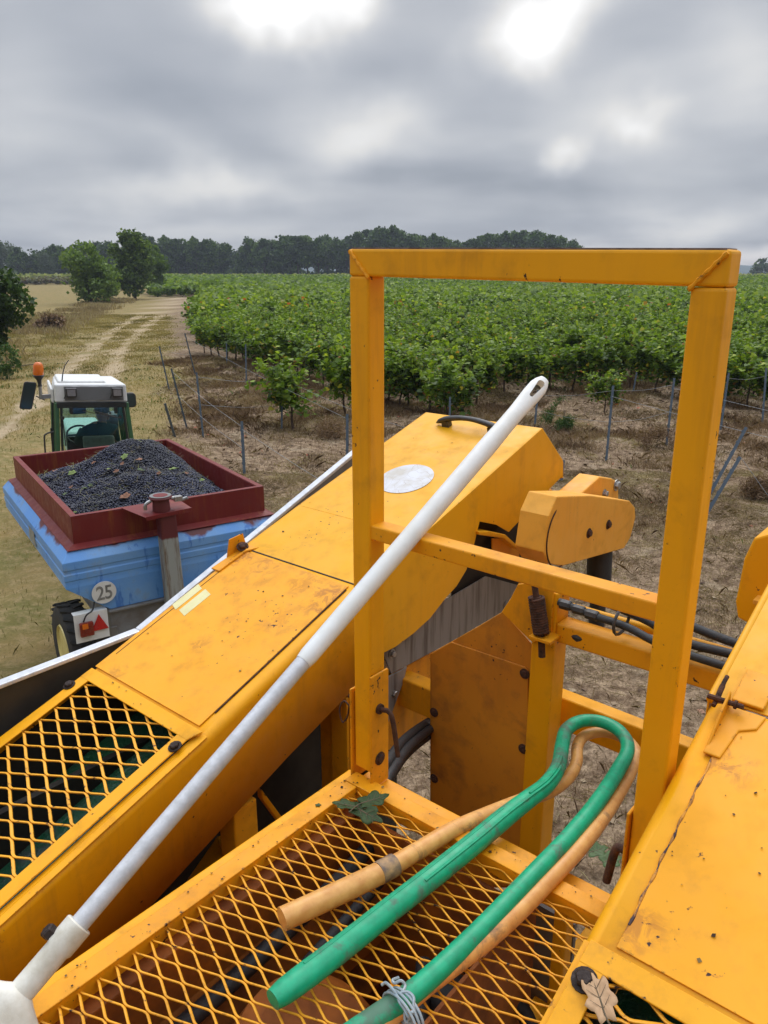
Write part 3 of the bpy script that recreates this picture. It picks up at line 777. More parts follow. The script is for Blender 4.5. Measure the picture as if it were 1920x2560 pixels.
for (a, b) in zip(HT[:-2], HT[1:-1]):
    for s_ in (hs0 + .0085, hs1 - .0085): fb.tube([W(s_, a[0], a[1] - .0088), W(s_, b[0], b[1] - .0088)], .0092, 12)
mkobj('folded_edge', fb, 'yellow_hood', HOOD, smooth=True)
PH = [(.315, 2.679), (.564, 2.762), (1.262, 2.982)]
ins = MB(); ins.prism([W(hs0 + .03, .42, 2.46), W(hs1 - .03, .42, 2.46), W(hs1 - .03, 1.15, 2.70), W(hs0 + .03, 1.15, 2.70)], ZX * .10)
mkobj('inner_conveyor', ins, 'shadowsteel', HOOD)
# sticker
sk = MB(); DS, NS = slopeframe(PH, .82); cs = W(-.505, .822, ztop(PH, .822)) + NS * .0012
sk.prism([cs + AX * .095 * math.cos(a) + DS * .095 * math.sin(a) for a in np.linspace(0, 2 * math.pi, 49)[:-1]], NS * .0006)
mkobj('round_sticker', sk, 'sticker', HOOD)
# handle
hh = MB(); D_, N_ = slopeframe(PH, 1.15)
hpts = [(-.645, 0.004), (-.62, .016), (-.585, .028), (-.53, .037), (-.47, .037), (-.415, .028), (-.38, .016), (-.355, .004)]
cl = catmull([topq(PH, s, 1.185, u + .004) for s, u in hpts], 5)
hh.tube(cl, np.interp(np.linspace(0, 1, len(cl)), [0, .1, .22, .5, .78, .9, 1], [.005, .013, .015, .012, .015, .013, .005]), 12, sy=.75)
for s_ in (-.60, -.40): hh.beam(topq(PH, s_, 1.185, 0), topq(PH, s_, 1.185, .022), AX, DS, .03, .024)
mkobj('grab_handle', hh, 'blackplastic', HOOD, smooth=True)
mb = MB(); mb.lathe(topq(PH, -.345, 1.178, 0), N_, [(.007, 0), (.007, .004)], 10); mkobj('bolt_head', mb, 'rust', HOOD)
# dark fixings at the hinge line
hg = MB(); a = topq(PR, -.742, .305, .006)
hg.prism([topq(PR, -.760, .20, .004), topq(PR, -.722, .20, .004), topq(PR, -.716, .30, .004), topq(PR, -.700, .345, .004), topq(PR, -.69, .43, .004), topq(PR, -.735, .41, .008), topq(PR, -.762, .36, .004)], N2 * .006)
mkobj('hinge_plate', hg, 'yellow_worn', covA, bevel=.002)
hg = MB(); hg.prism([topq(PR, -.765, .26, .0), topq(PR, -.765, .34, .0), topq(PR, -.765, .33, .045), topq(PR, -.765, .29, .05)], AX * .004); mkobj('hinge_ear', hg, 'yellow_worn', covA, bevel=.002)
bolt(covA, topq(PR, -.742, .31, .012), nrm(AX * .4 + N2), .013, .011, 'rust')
hg = MB(); hg.tube([topq(PR, -.245, .318, .0), topq(PR, -.75, .318, .0)], .003, 6); mkobj('hinge_gap', hg, 'shadowsteel', covA)
hg = MB(); hg.beam(topq(PR, -.248, .27, .004), topq(PR, -.248, .36, .010), AX, N2, .014, .012); mkobj('side_catch', hg, 'rust', covA, bevel=.003)

# the right-hand cover (same machine, the other conveyor)
q_ = lambda x, y, s=.712: onS(x, y, s)
PB = [(-1.45, 2.185), (-.80, 2.388)] ; pts_ = [q_(1359, 2549), q_(1475, 2310), q_(1597, 2063), q_(1753, 1796), q_(1799, 1707), q_(1821, 1660), q_(1920, 1487)]
zfit = np.polyfit([p[1] for p in pts_], [p[2] for p in pts_], 1)
zB = lambda t: float(np.polyval(zfit, t))
tm = float(np.mean([onZ(1475, 2350, zB(-.26))[1], onZ(1920, 2560, zB(-.26))[1]]))
th_ = .27
for _ in range(5): th_ = float(onZ(1808, 1750, zB(th_))[1])
PRB = [(-1.45, zB(-1.45)), (tm, zB(tm)), (th_, zB(th_))]
BOB = [(-1.45, zB(-1.45) - .3), (th_, zB(th_) - .28)]
print('COVER B', zfit, tm, th_)
s0B, s1B = .712, 1.212
covB, mfB, P0B, DB, NB = build_cover(s0B, s1B, PRB, BOB, tm, 'conveyor_cover', -1)
bolt(mfB, P0B(s0B + .030, -.055) + NB * .0105, NB, .0125, .012)
hp = MB(); hp.prism([topq(PRB, s0B + .045, tm + .01, .0012), topq(PRB, s1B - .03, tm + .01, .0012), topq(PRB, s1B - .03, th_ - .008, .0012), topq(PRB, s0B + .045, th_ - .008, .0012)], NB * .003)
HPB = mkobj('hatch_panel', hp, paint('hatch_paint_right', (.88, .375, .008), (.84, .345, .006), chips=.70, dirt=.25, stains=[(topq(PRB, s, t) - np.array(H.location), r_, k) for s, t, r_, k in ((s0B + .07, th_ - .12, .07, .5), (s0B + .3, th_ - .05, .05, .35), (s0B + .28, .05, .06, .25), (s0B + .06, tm + .05, .05, .5))]), covB, bevel=.001)
wl = MB()
wp = catmull([topq(PRB, s0B + .047 + .0012 * math.sin(k * 2.1), tm + .045 + k * (th_ - .12 - tm - .045) / 14, .0035) for k in range(15)], 3)
wl.tube(wp, .0022 + .0008 * np.sin(np.arange(len(wp)) * 1.3), 6); mkobj('weld_bead', wl, paint('cracked_weld', (.70, .30, .03), (.5, .2, .03), chips=.50, chipscale=55, dirt=.5, chipc=(.05, .03, .035)), HPB, smooth=True)
PHB = [(th_ + .004, zB(th_) + .004), (1.3, zB(1.3) + .004)]
hd = MB()
n_ = nrm(np.cross(AX, BX * 1.0 + ZX * zfit[0]))
hd.prism([W(s0B - .006, *PHB[0]), W(s1B + .006, *PHB[0]), W(s1B + .006, *PHB[1]), W(s0B - .006, *PHB[1])], -n_ * .004)
for s_ in (s0B - .006, s1B + .002): hd.prism([W(s_, *PHB[0]), W(s_, *PHB[1]), W(s_, 1.46, zB(1.3) - .15), W(s_, 1.1, zB(1.1) - .27), W(s_, PHB[0][0], PHB[0][1] - .26)], AX * .004)
hd.prism([W(s0B - .002, *PHB[1]), W(s1B + .002, *PHB[1]), W(s1B + .002, 1.46, zB(1.3) - .15), W(s0B - .002, 1.46, zB(1.3) - .15)], -BX * .004)
HOODB = mkobj('conveyor_hood', hd, 'yellow_hood', H, bevel=.0015)
mb = MB(); mb.tube([W(s0B - .0, PHB[0][0], PHB[0][1] - .006), W(s0B + .0, PHB[1][0], PHB[1][1] - .006)], .0085, 10); mkobj('folded_edge', mb, 'yellow_hood', HOODB, smooth=True)
# latch on the hinge line of the right cover: two welded ears, bent flap, rusty pin
lt = MB()
lt.prism([topq(PRB, s0B + .030, th_ - .115, .003), topq(PRB, s0B + .058, th_ - .115, .003), topq(PRB, s0B + .066, th_ - .05, .003), topq(PRB, s0B + .090, th_ - .035, .003), topq(PRB, s0B + .096, th_ - .004, .003), topq(PRB, s0B + .030, th_ - .004, .003)], NB * .005)
lt.prism([topq(PRB, s0B + .030, th_ - .115, .003), topq(PRB, s0B + .030, th_ + .0, .003), topq(PRB, s0B + .030, th_ + .0, .035), topq(PRB, s0B + .030, th_ - .04, .028)], AX * .005)
lt.prism([topq(PHB, s0B + .034, th_ + .006, .003), topq(PHB, s0B + .088, th_ + .006, .003), topq(PHB, s0B + .088, th_ + .085, .003), topq(PHB, s0B + .034, th_ + .085, .003)], NB * .007)
LT = mkobj('latch_plate', lt, 'yellow_worn', HOODB, bevel=.0025)
pn = MB(); a = topq(PRB, s0B + .014, th_ - .01, .016); pn.tube(catmull([a - DB * .015, a, a + DB * .035 + NB * .008, a + DB * .055 + NB * .008], 5), [.004] * 5 + [.005] * 5 + [.004] * 6, 8)
pn.tube([topq(PRB, s0B + .0, th_ - .012, .022), topq(PRB, s0B + .06, th_ - .012, .022)], .005, 8); pn.lathe(topq(PRB, s0B + .045, th_ - .012, .022), AX, [(.008, 0), (.008, .004)], 14)
mkobj('latch_pin', pn, 'rust', LT, smooth=True)

z4 = lambda x, y: (860 + x * .4822, 860 + y * .4822)
z3 = lambda x, y: (600 + x * .4822, 1400 + y * .4822)
def polyS(pix, s, f): return [W(s, *onS(*f(*p), s)[1:]) for p in pix]
# chain cases hanging off the hoods -----------------------------------------------------
def chain_case(s1, dt, dzz, wid, name='chain_case'):
    outl = [(.878, 2.800), (.925, 2.852), (1.16, 2.804), (1.49, 2.712), (1.545, 2.675), (1.562, 2.633), (1.53, 2.56), (1.48, 2.532), (.99, 2.606), (.90, 2.640), (.858, 2.69)]
    mb = MB(); mb.prism([W(s1, t + dt, z + dzz) for t, z in outl], -AX * wid)
    o = mkobj(name, mb, 'yellow_case', H, bevel=.004)
    ridge = MB(); arc = [W(s1 + .001, .972 + dt - .098 * math.cos(a), 2.716 + dzz + .106 * math.sin(a)) for a in np.linspace(rad(-100), rad(62), 22)]
    ridge.tube(arc, [.0005] + [.0028] * 20 + [.0005], 6); mkobj('raised_ridge', ridge, 'rust', o, smooth=True)
    for t, z in ((1.167, 2.672), (1.318, 2.665)): bolt(o, W(s1, t + dt, z + dzz), AX, .012, .010, 'rust')
    return o
CC = chain_case(0.0, 0, 0, .10)
cb_ = MB(); cb_.prism([W(*onT(x, y, .80)) for x, y in ((1885, 1345), (1925, 1334), (1990, 1350), (1990, 1560), (1878, 1563), (1843, 1545), (1838, 1505), (1860, 1397))], BX * .5)
CCB = mkobj('chain_case', cb_, 'yellow', H, bevel=.006); mb = MB(); mb.box(W(*onT(1903, 1502, .78)), (AX, BX, ZX), (.014, .02, .006)); mkobj('lock_tab', mb, 'yellow_case', CCB, bevel=.002)
# arm behind the case
ar = MB(); z4 = lambda x, y: (860 + x * .4822, 860 + y * .4822)
a0 = onS(*z4(1225, 775), -.12); a1 = onS(*z4(1395, 680), -.12)
ar.prism([W(-.12, *onS(x, y, -.12)[1:]) for x, y in ((1440, 1262), (1440, 1247), (1454, 1233), (1500, 1192), (1530, 1196), (1546, 1205), (1547, 1252), (1500, 1266))], -AX * .085)
AR = mkobj('mounting_arm', ar, 'yellow_case', H, bevel=.005)
[bolt(AR, W(-.119, *onS(x, y, -.119)[1:]), AX, r_, .014, 'zinc') for x, y, r_ in ((1541, 1213, .016), (1511, 1234, .012))]
mb = MB(); mb.tube([W(-.06, 1.40, 2.58), W(-.05, 1.40, 2.36)], .045, 16); mb.tube([W(-.05, 1.40, 2.38), W(-.045, 1.40, 2.20)], .03, 12); mkobj('hydraulic_motor', mb, 'black', H, smooth=True)
mb = MB(); mb.prism(polyS([(690, 900), (960, 860), (960, 1100), (900, 1250), (560, 1330), (560, 1200)], -.30, z4), -AX * .004); mkobj('shade_backing', mb, 'shadowsteel', H)  # dark sheet put in for the black shade behind the notch
mb = MB(); mb.prism(polyS([(768, 1008), (835, 1012), (912, 1072), (905, 1125), (770, 1085)], -.262, z4), -AX * .004); mkobj('bracket_web', mb, 'yellow_worn', H)
mb = MB(); mb.prism(polyS([(698, 972), (760, 972), (838, 988), (908, 1052), (905, 1068), (828, 1008), (700, 990)], -.235, z4), -AX * .05)
mkobj('bearing_bracket', mb, 'yellow_hood', H, bevel=.003)
mb = MB(); mb.tube([W(-.24, 1.2, 2.62), W(-.05, 1.2, 2.62)], .03, 14); mkobj('drive_shaft', mb, 'shadowsteel', H, smooth=True)
mb = MB(); mb.prism([W(-.5, 1.40, 2.72), W(-.28, 1.40, 2.72), W(-.28, 1.40, 2.3), W(-.5, 1.40, 2.3)], BX * .03); mkobj('end_plate', mb, 'yellow_worn', H, bevel=.003)

# stainless chute side under the hood
z3 = lambda x, y: (600 + x * .4822, 1400 + y * .4822)
ch = MB(); sc0 = -.285
ch.prism(polyS([(785, 590), (868, 546), (1100, 420), (1362, 266), (1402, 200), (1440, 130), (1275, 84), (1055, 214), (930, 330), (790, 448), (740, 480)], sc0, z3), -AX * .004)
CH = mkobj('stainless_chute', ch, 'stainless', H, bevel=.001)
ch = MB(); ch.prism(polyS([(700, 640), (866, 556), (845, 640), (762, 862), (700, 950)], sc0 + .004, z3), -AX * .004); mkobj('chute_flange', ch, 'stainless', CH, bevel=.001)
for p in ((1380, 232), (795, 690), (787, 485)): bolt(CH, polyS([p], sc0 + .002, z3)[0], AX, .010, .012, 'zinc')
# yellow plate behind the chute and dark hoses under it
yp = MB(); yp.prism(polyS([(700, 980), (870, 548), (1010, 470), (1010, 800), (780, 985)], -.30, z3), -AX * .004)
YP = mkobj('side_plate', yp, 'yellow_worn', H, bevel=.001); bolt(YP, polyS([(858, 718)], -.30, z3)[0], AX, .012, .016, 'zinc')
hs = MB()
for k, (dz, ds) in enumerate(((0, 0), (.022, .004), (-.020, .012), (.012, .024))):
    hp_ = [W(*onT(*z3(x, y), t)) + ZX * dz + AX * ds for x, y, t in ((700, 1180, .06), (760, 1080, .14), (850, 960, .32), (985, 860, .56), (1120, 790, .8))]
    hs.tube(catmull(hp_, 6), .0125, 10)
HB = mkobj('hose_bundle', hs, 'black', H, smooth=True)

# column and cross beams --------------------------------------------------------------
TC = .50
col = MB(); col.box(W(.203, TC + .035, 1.68), (AX, BX, ZX), (.033, .035, 1.055))
COL = mkobj('support_column', col, 'yellow', H, bevel=.004)
pt = lambda x, y: W(*onT(*z3(x, y), TC - .004))
pnl = MB()
pT = lambda x, y, t: W(*onT(*z3(x, y), t))
pnl.prism([pT(985, 1700, TC + .01), pT(1500, 1700, TC + .01), pT(1515, 440, TC + .01), pT(1362, 268, TC + .01), pT(1235, 344, TC + .01), pT(985, 486, TC + .01)], BX * .004)
pnl.prism([pT(992, 1690, TC + .004), pT(1492, 1690, TC + .004), pT(1492, 575, TC + .004), pT(1478, 556, TC + .004), pT(1095, 426, TC + .004), pT(992, 486, TC + .004)], BX * .005)
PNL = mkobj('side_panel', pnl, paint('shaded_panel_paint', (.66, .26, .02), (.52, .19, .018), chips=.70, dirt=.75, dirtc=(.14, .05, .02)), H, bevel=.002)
for x, y in ((1473, 592), (1465, 982), (1003, 792), (1003, 1135)):
    q = onT(*z3(x, y), TC); bolt(PNL, W(q[0], TC + .003, q[2]), -BX, .010, .004, 'rust')
fl = MB(); fl.prism([pT(*p, TC - .006) for p in ((1355, 270), (1402, 200), (1440, 125), (1530, 118), (1626, 165), (1612, 380), (1520, 432), (1500, 414))], BX * .006)
mkobj('gusset_plate', fl, 'yellow_worn', H, bevel=.002)
# tension spring hanging in front of the column
sp_ = MB(); a = W(.178, TC - .03, 2.79); b = W(.2215, TC - .035, 2.605)
sp_.tube([a, a * .65 + b * .35], .008, 8); dirn = nrm(b - a); L_ = np.linalg.norm(b - a)
hel = []
u_ = nrm(np.cross(dirn, AX)); v_ = np.cross(dirn, u_)
for k in range(150): hel.append(a + dirn * (L_ * .35 + L_ * .5 * k / 149) + .0175 * (u_ * math.cos(k * .62) + v_ * math.sin(k * .62)))
sp_.tube(hel, .0042, 6); sp_.tube([a + dirn * L_ * .35, a + dirn * L_ * .85], .013, 10)
sp_.tube([a + dirn * L_ * .85, b - ZX * .035], .009, 8); mkobj('tension_spring', sp_, 'rust', H, smooth=True)
mb = MB(); mb.box(b + ZX * .018 + BX * .01, (AX, BX, ZX), (.03, .03, .004)); mkobj('spring_bracket', mb, 'yellow_worn', H, bevel=.001)

def tbeam(name, s0, s1, t, ztop_, h, wdt, mat='yellow_worn', slope=0.0):
    mb = MB(); mb.prism([W(s0, t, ztop_ - h), W(s0, t, ztop_), W(s1, t, ztop_ + slope), W(s1, t, ztop_ - h + slope)], BX * wdt)
    return mkobj(name, mb, mat, H, bevel=.006, segs=3)
tbeam('cross_beam', .236, 1.6, TC, 2.655, .052, .06)
tbeam('cross_beam', .10, 1.4, .615, 2.385, .10, .05, 'yellow', -.03)
tbeam('cross_beam', -.9, -.158, TC + .03, 2.30, .10, .06)
mb = MB(); mb.tube([W(.24, TC + .075, 2.675), W(1.6, TC + .075, 2.675)], .011, 10); mkobj('thin_pipe', mb, 'yellow', H, smooth=True)
def hose(pts, r, parent=H, name='hydraulic_hose', mat='black'):
    mb = MB(); mb.tube(catmull(pts, 8), r, 12); return mkobj(name, mb, mat, parent, smooth=True)
h1 = hose([W(.24, .50, 2.715), W(.33, .50, 2.705), W(.42, .50, 2.70), W(.52, .49, 2.685), W(.7, .50, 2.675), W(1.2, .52, 2.67)], .0095)
hose([W(.24, .54, 2.745), W(.34, .53, 2.735), W(.45, .54, 2.712), W(.55, .52, 2.695), W(.72, .54, 2.690), W(1.2, .54, 2.68)], .0105)
hose([W(.24, .57, 2.752), W(.36, .57, 2.748), W(.50, .57, 2.722), W(.7, .57, 2.70), W(1.2, .57, 2.69)], .0105)
ft = MB()
for (s_, r_, l_) in ((.245, .0135, .028), (.28, .0125, .03), (.315, .0135, .03)): ft.lathe(W(s_, .50, 2.712 - (s_ - .24) * .09), AX, [(r_ * .9, 0), (r_, .003), (r_, l_ - .004), (r_ * .85, l_)], 8)
mkobj('hose_fitting', ft, 'blackplastic', h1)
for s_ in (.40, .515):
    tie = MB(); tie.tube([W(s_, .512 + .045 * math.cos(a), 2.708 - (s_ - .4) * .2 + .034 * math.sin(a)) for a in np.linspace(0, 2 * math.pi, 18)], .004, 6); mkobj('cable_tie', tie, 'blackplastic', h1, smooth=True)
mb = MB(); mb.lathe(W(.295, .53, 2.645), -ZX, [(.028, 0), (.034, .012), (.026, .035)], 18); mkobj('rubber_stop', mb, 'black', H, smooth=True)

# trough on the far left: bright rim over a dark wall
rm = MB(); sT = -.80
rm.beam(W(sT, -1.5, 2.513), W(sT, -.045, 2.513), AX, ZX, .030, .012)
rm.beam(W(sT, -.045, 2.513), W(sT, .925, 2.892), AX, ZX, .026, .014)
RM = mkobj('trough_rim', rm, 'rimalu', H, bevel=.003)
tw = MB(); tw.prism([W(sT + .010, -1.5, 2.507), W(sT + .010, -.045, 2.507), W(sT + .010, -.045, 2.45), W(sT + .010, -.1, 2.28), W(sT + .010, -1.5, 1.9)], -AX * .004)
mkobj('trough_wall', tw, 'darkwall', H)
tw = MB(); tw.prism([W(sT + .010, -.045, 2.507), W(sT + .010, .925, 2.885), W(sT + .010, .925, 2.70), W(sT + .010, -.045, 2.36)], -AX * .004); mkobj('trough_side', tw, 'greymetal', H)

# parts seen, and walls added for shade, below the covers and the grating
def sbox(name, s0, s1, t0, t1, z0, z1, mat='yellow_worn', bev=.004, parent=H):
    mb = MB(); mb.box(W((s0 + s1) / 2, (t0 + t1) / 2, (z0 + z1) / 2), (AX, BX, ZX), ((s1 - s0) / 2, (t1 - t0) / 2, (z1 - z0) / 2)); return mkobj(name, mb, mat, parent, bevel=bev)
# channel left of the guard-rail foot
cn = MB(); cn.prism([W(-.385, .27, 1.4), W(-.385, .27, 2.36), W(-.262, .27, 2.36), W(-.262, .27, 1.4)], BX * .005); cn.prism([W(-.325, .265, 1.4), W(-.325, .265, 2.36), W(-.262, .265, 2.36), W(-.262, .265, 1.4)], -BX * .010)
mkobj('upright_channel', cn, 'yellow_worn', H, bevel=.002)
sbox('short_post', -.335, -.272, -.150, -.075, 2.06, 2.22, 'yellow_worn')
mb = MB(); mb.prism([W(-.41, -.107, 2.05), W(-.388, -.041, 2.05), W(-.28, -.035, 2.05), W(-.28, -.165, 2.05)], -ZX * .03); mb.prism([W(-.41, -.107, 2.049), W(-.28, -.165, 2.049), W(-.20, -.45, 1.83), W(-.40, -.45, 1.83)], -ZX * .006)
mkobj('sloping_bracket', mb, 'yellow_worn', H, bevel=.003)
mb = MB(); mb.beam(W(*onT(649, 1982, -.02)), W(*onT(705, 2058, .02)), AX, ZX, .02, .03); mkobj('brace', mb, 'yellow_worn', H, bevel=.002)
sbox('tank_and_shade_wall', -.62, -.60, -1.2, .9, 1.2, 2.3, 'shadowsteel', 0)
sbox('tank_and_shade_wall', -.50, -.30, .42, .43, 1.0, 2.40, 'darkwall', 0)
sbox('shade_belly_plate', -.80, .46, -1.5, .5, 1.50, 1.52, 'grimy_shade', 0)  # plate added to darken the space under the grating
sbox('tank_and_shade_wall', -.06, -.05, -1.5, -.0, 1.5, 2.26, 'grimy_shade', 0)  # this wall and the next two are added to block light
sbox('tank_and_shade_wall', .455, .462, -1.5, .05, 1.5, 2.27, 'grimy_shade', 0)
sbox('tank_and_shade_wall', .0, .455, -.03, -.02, 1.5, 2.30, 'grimy_shade', 0)
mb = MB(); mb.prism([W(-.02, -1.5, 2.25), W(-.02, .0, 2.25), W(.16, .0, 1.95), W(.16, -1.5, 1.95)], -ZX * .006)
mkobj('hopper_plate', mb, 'grimy_shade', H)
mb = MB(); mb.prism([W(.46, -1.5, 1.95), W(.46, -.25, 1.95), W(.30, -.25, 1.75), W(.30, -1.5, 1.75)], -ZX * .006)
mkobj('hopper_plate', mb, 'yellow_worn', H)
sbox('inner_beam', .10, .16, -1.5, -.0, 2.06, 2.12, 'grimy_shade')
sbox('inner_beam', -.0, .52, -.30, -.25, 1.98, 2.04, 'yellow_worn')
sbox('inner_beam', -.0, .52, -.80, -.74, 1.90, 1.98, 'yellow_worn')
sbox('inner_beam', .44, .50, -1.5, .5, 1.86, 1.93, 'yellow')
sbox('inner_beam', -.02, .03, -1.5, .0, 1.7, 2.30, 'grimy_shade')
mb = MB(); mb.lathe(W(.22, -.42, 2.02), nrm(AX * .6 + ZX), [(.14, 0), (.16, .03), (.16, .10), (.13, .13)], 28); mkobj('drive_housing', mb, 'grimy_shade', H, smooth=True)
mb = MB(); mb.lathe(W(.30, -.15, 2.08), nrm(AX + BX * .3), [(.045, 0), (.05, .02), (.05, .12), (.035, .14)], 16); mkobj('pump', mb, 'black', H, smooth=True); mb = MB(); mb.lathe(W(.20, -.52, 2.17), nrm(AX + ZX * .3), [(.03, 0), (.034, .02), (.034, .09), (.02, .10)], 12); mkobj('pump', mb, 'black', H, smooth=True)
for k, pts in enumerate(([W(.06, .0, 2.22), W(.10, -.2, 2.24), W(.06, -.5, 2.16), W(.09, -.9, 2.2), W(.07, -1.4, 2.1)], [W(.12, .05, 2.2), W(.16, -.25, 2.2), W(.12, -.55, 2.1), W(.14, -1.2, 2.1)],
    [W(.30, -.12, 2.12), W(.42, -.3, 2.1), W(.56, -.45, 2.02), W(.66, -.8, 2.0)], [W(.34, -.16, 2.1), W(.38, -.4, 2.14), W(.50, -.7, 2.1), W(.5, -1.3, 2.0)], [W(.34, -.02, 2.06), W(.48, .0, 2.0), W(.60, -.15, 1.96), W(.74, -.5, 1.9)])):
    hose(pts, .013 if k % 2 else .018)
mb = MB(); mb.box(W(.47, .12, 2.02), (AX, BX, ZX), (.05, .006, .16)); mkobj('grey_cover_plate', mb, 'greymetal', H)
sbox('side_upright', .505, .535, .04, .075, 1.0, 2.34, 'yellow')
# chassis below, with wheels, so that the machine stands on the ground
sbox('chassis', -.75, .60, -1.5, .62, .78, 1.0, 'yellow_worn')
def wheel(parent, c, axis, R, wd_, rimR, rimmat, name='wheel', lug=22):
    mb = MB(); axis = nrm(axis)
    prof = [(rimR, -wd_ * .42), (R * .86, -wd_ * .5), (R * .97, -wd_ * .40), (R, -wd_ * .2), (R, wd_ * .2), (R * .97, wd_ * .40), (R * .86, wd_ * .5), (rimR, wd_ * .42)]
    mb.lathe(c, axis, prof, 40, cap=False)
    ref = nrm(np.cross(axis, ZX)); u = np.cross(ref, axis)
    for k in range(lug):
        for sg in (-1, 1):
            a = 2 * math.pi * (k + (.5 if sg > 0 else 0)) / lug; d = ref * math.cos(a) + u * math.sin(a); tdir = -ref * math.sin(a) + u * math.cos(a)
            mb.box(np.array(c) + d * (R + .002) + axis * sg * wd_ * .24, (d, nrm(axis + sg * tdir * .5), nrm(np.cross(d, nrm(axis + sg * tdir * .5)))), (R * .022, wd_ * .23, R * .035))
    o = mkobj(name, mb, 'tyre', parent, smooth=True)
    rm_ = MB()
    for sg in (-1, 1):
        rm_.lathe(np.array(c) + axis * sg * wd_ * .18, axis * sg, [(rimR * 1.0, wd_ * .20), (rimR * .96, wd_ * .28), (rimR * .88, wd_ * .20), (rimR * .80, wd_ * .02), (rimR * .35, -wd_ * .02), (rimR * .3, wd_ * .10), (rimR * .12, wd_ * .12)], 32)
    mkobj('rim', rm_, rimmat, o, smooth=True)
    return o
wheel(H, W(-.78, -.5, .52), AX, .52, .30, .27, 'yellow'); wheel(H, W(.75, -1.1, .52), AX, .52, .30, .27, 'yellow')
sbox('axle', -.78, .75, -.55, -.45, .5, .8, 'yellow_worn')

# ================================================================== loose things on the machine
def dpath(pix, z): return [at_z(*p, z) for p in pix]
# green and tan hooped rods
gz_ = ZP + .0245
gp_ = [(682, 2500), (822, 2395), (960, 2286), (1075, 2196), (1191, 2103), (1262, 2043), (1319, 1999), (1366, 1962), (1396, 1916), (1406, 1860), (1417, 1824), (1452, 1803), (1498, 1803), (1539, 1820), (1565, 1849), (1568, 1880), (1550, 1917), (1498, 1999), (1423, 2092), (1336, 2184), (1191, 2335), (1047, 2468), (960, 2530), (880, 2585), (780, 2655)]
GP = catmull(dpath(gp_, gz_), 5); n_ = len(GP); f_ = np.linspace(0, 1, n_)
rr = np.interp(f_, [0, .008, .02, .2, .27, .34, .62, .72, 1], [.017, .021, .0225, .0225, .020, .0175, .0165, .0175, .019])
GR = thing('green_hoop_rod', 'bright green bent plastic hoop rod lying on the mesh walkway', 'rod', GP[0])
mb = MB(); mb.tube(GP, rr, 16, sy=.9); mkobj('rod', mb, 'green_rod', GR, smooth=True)
mb = MB()   # moulded ribs on the thick leg
for a, b, off in ((3, 26, -.006), (30, 42, .004), (14, 40, .010)):
    seg = GP[a:b]; d = nrm(seg[-1] - seg[0]); sd_ = nrm(np.cross(d, ZX)); mb.tube([p + ZX * .0185 * math.cos(off * 45) + sd_ * off for p in seg], .0034, 8)
mkobj('moulded_rib', mb, 'green_rod', GR, smooth=True)
op_ = [(705, 2298), (820, 2245), (946, 2184), (1040, 2130), (1134, 2074), (1220, 2036), (1300, 2004), (1377, 1976), (1420, 1944), (1441, 1907), (1444, 1865), (1463, 1839), (1510, 1830), (1562, 1847), (1590, 1878), (1583, 1915), (1544, 1988), (1481, 2080), (1394, 2179), (1249, 2323), (1076, 2456), (995, 2522), (930, 2575), (840, 2640)]
oz = np.interp(np.arange(len(op_)), [0, 2, 4, 6, 15, 17, 24], [2.398, 2.398, 2.388, 2.362, 2.362, 2.39, 2.398])
OP = catmull([at_z(*p, z) for p, z in zip(op_, oz)], 5); n_ = len(OP); f_ = np.linspace(0, 1, n_)
rr = np.interp(f_, [0, .10, .101, .3, .38, .62, .75, 1], [.0215, .0215, .0185, .0165, .0145, .0140, .0165, .0175])
OR = thing('tan_hoop_rod', 'tan orange bent plastic hoop rod lying under the green one on the walkway', 'rod', OP[0])
mb = MB(); mb.tube(OP, rr, 16, sy=.95); mkobj('rod', mb, 'orange_rod', OR, smooth=True)
k0 = int(n_ * .10); mb = MB(); mb.tube(OP[k0 - 1:k0 + 2], .0219, 16); mkobj('black_smear', mb, simple('grey_smear', (.12, .09, .08), .6, 0, scale=40, c2=(.55, .33, .14)), OR, smooth=True)
# tie wire round both rods
tw_c = at_z(1005, 2500, ZP + .045)
TWR = thing('tie_wire', 'pale blue-grey wire twisted round the green and tan rods at the bottom', 'wire', tw_c)
mb = MB(); r = np.random.default_rng(3)
dd = nrm(at_z(1047, 2468, gz_) - at_z(960, 2530, gz_)); ss = nrm(np.cross(dd, ZX))
for k in range(3):
    lp_ = [tw_c + dd * (k * .007 - .01 + .004 * math.sin(a)) + ss * (.040 * math.cos(a) + .006) + ZX * (.026 * math.sin(a) - .018) for a in np.linspace(0, 2 * math.pi, 26)]
    mb.tube(lp_, .0022, 7)
wz = lambda x, y, z=.05: at_z(900 + x * .3014, 2060 + y * .3014, ZP + z)
mb.tube(catmull([wz(180, 1335, .045), wz(215, 1318, .05), wz(270, 1370, .055), wz(310, 1430), wz(330, 1480), wz(370, 1540, .045), wz(400, 1600, .04), wz(440, 1640, .03), wz(380, 1640, .03), wz(370, 1560, .04)], 6), .0024, 7)
mb.tube(catmull([wz(320, 1275, .045), wz(270, 1295, .05), wz(290, 1320), wz(340, 1300, .055), wz(375, 1340), wz(350, 1395), wz(320, 1410)], 6), .0024, 7)
mb.tube(catmull([wz(340, 1400), wz(400, 1395, .055), wz(445, 1440, .055), wz(445, 1510), wz(470, 1590, .04), wz(430, 1560), wz(400, 1640, .03)], 6), .0024, 7)
mkobj('twist', mb, 'wire', TWR, smooth=True)

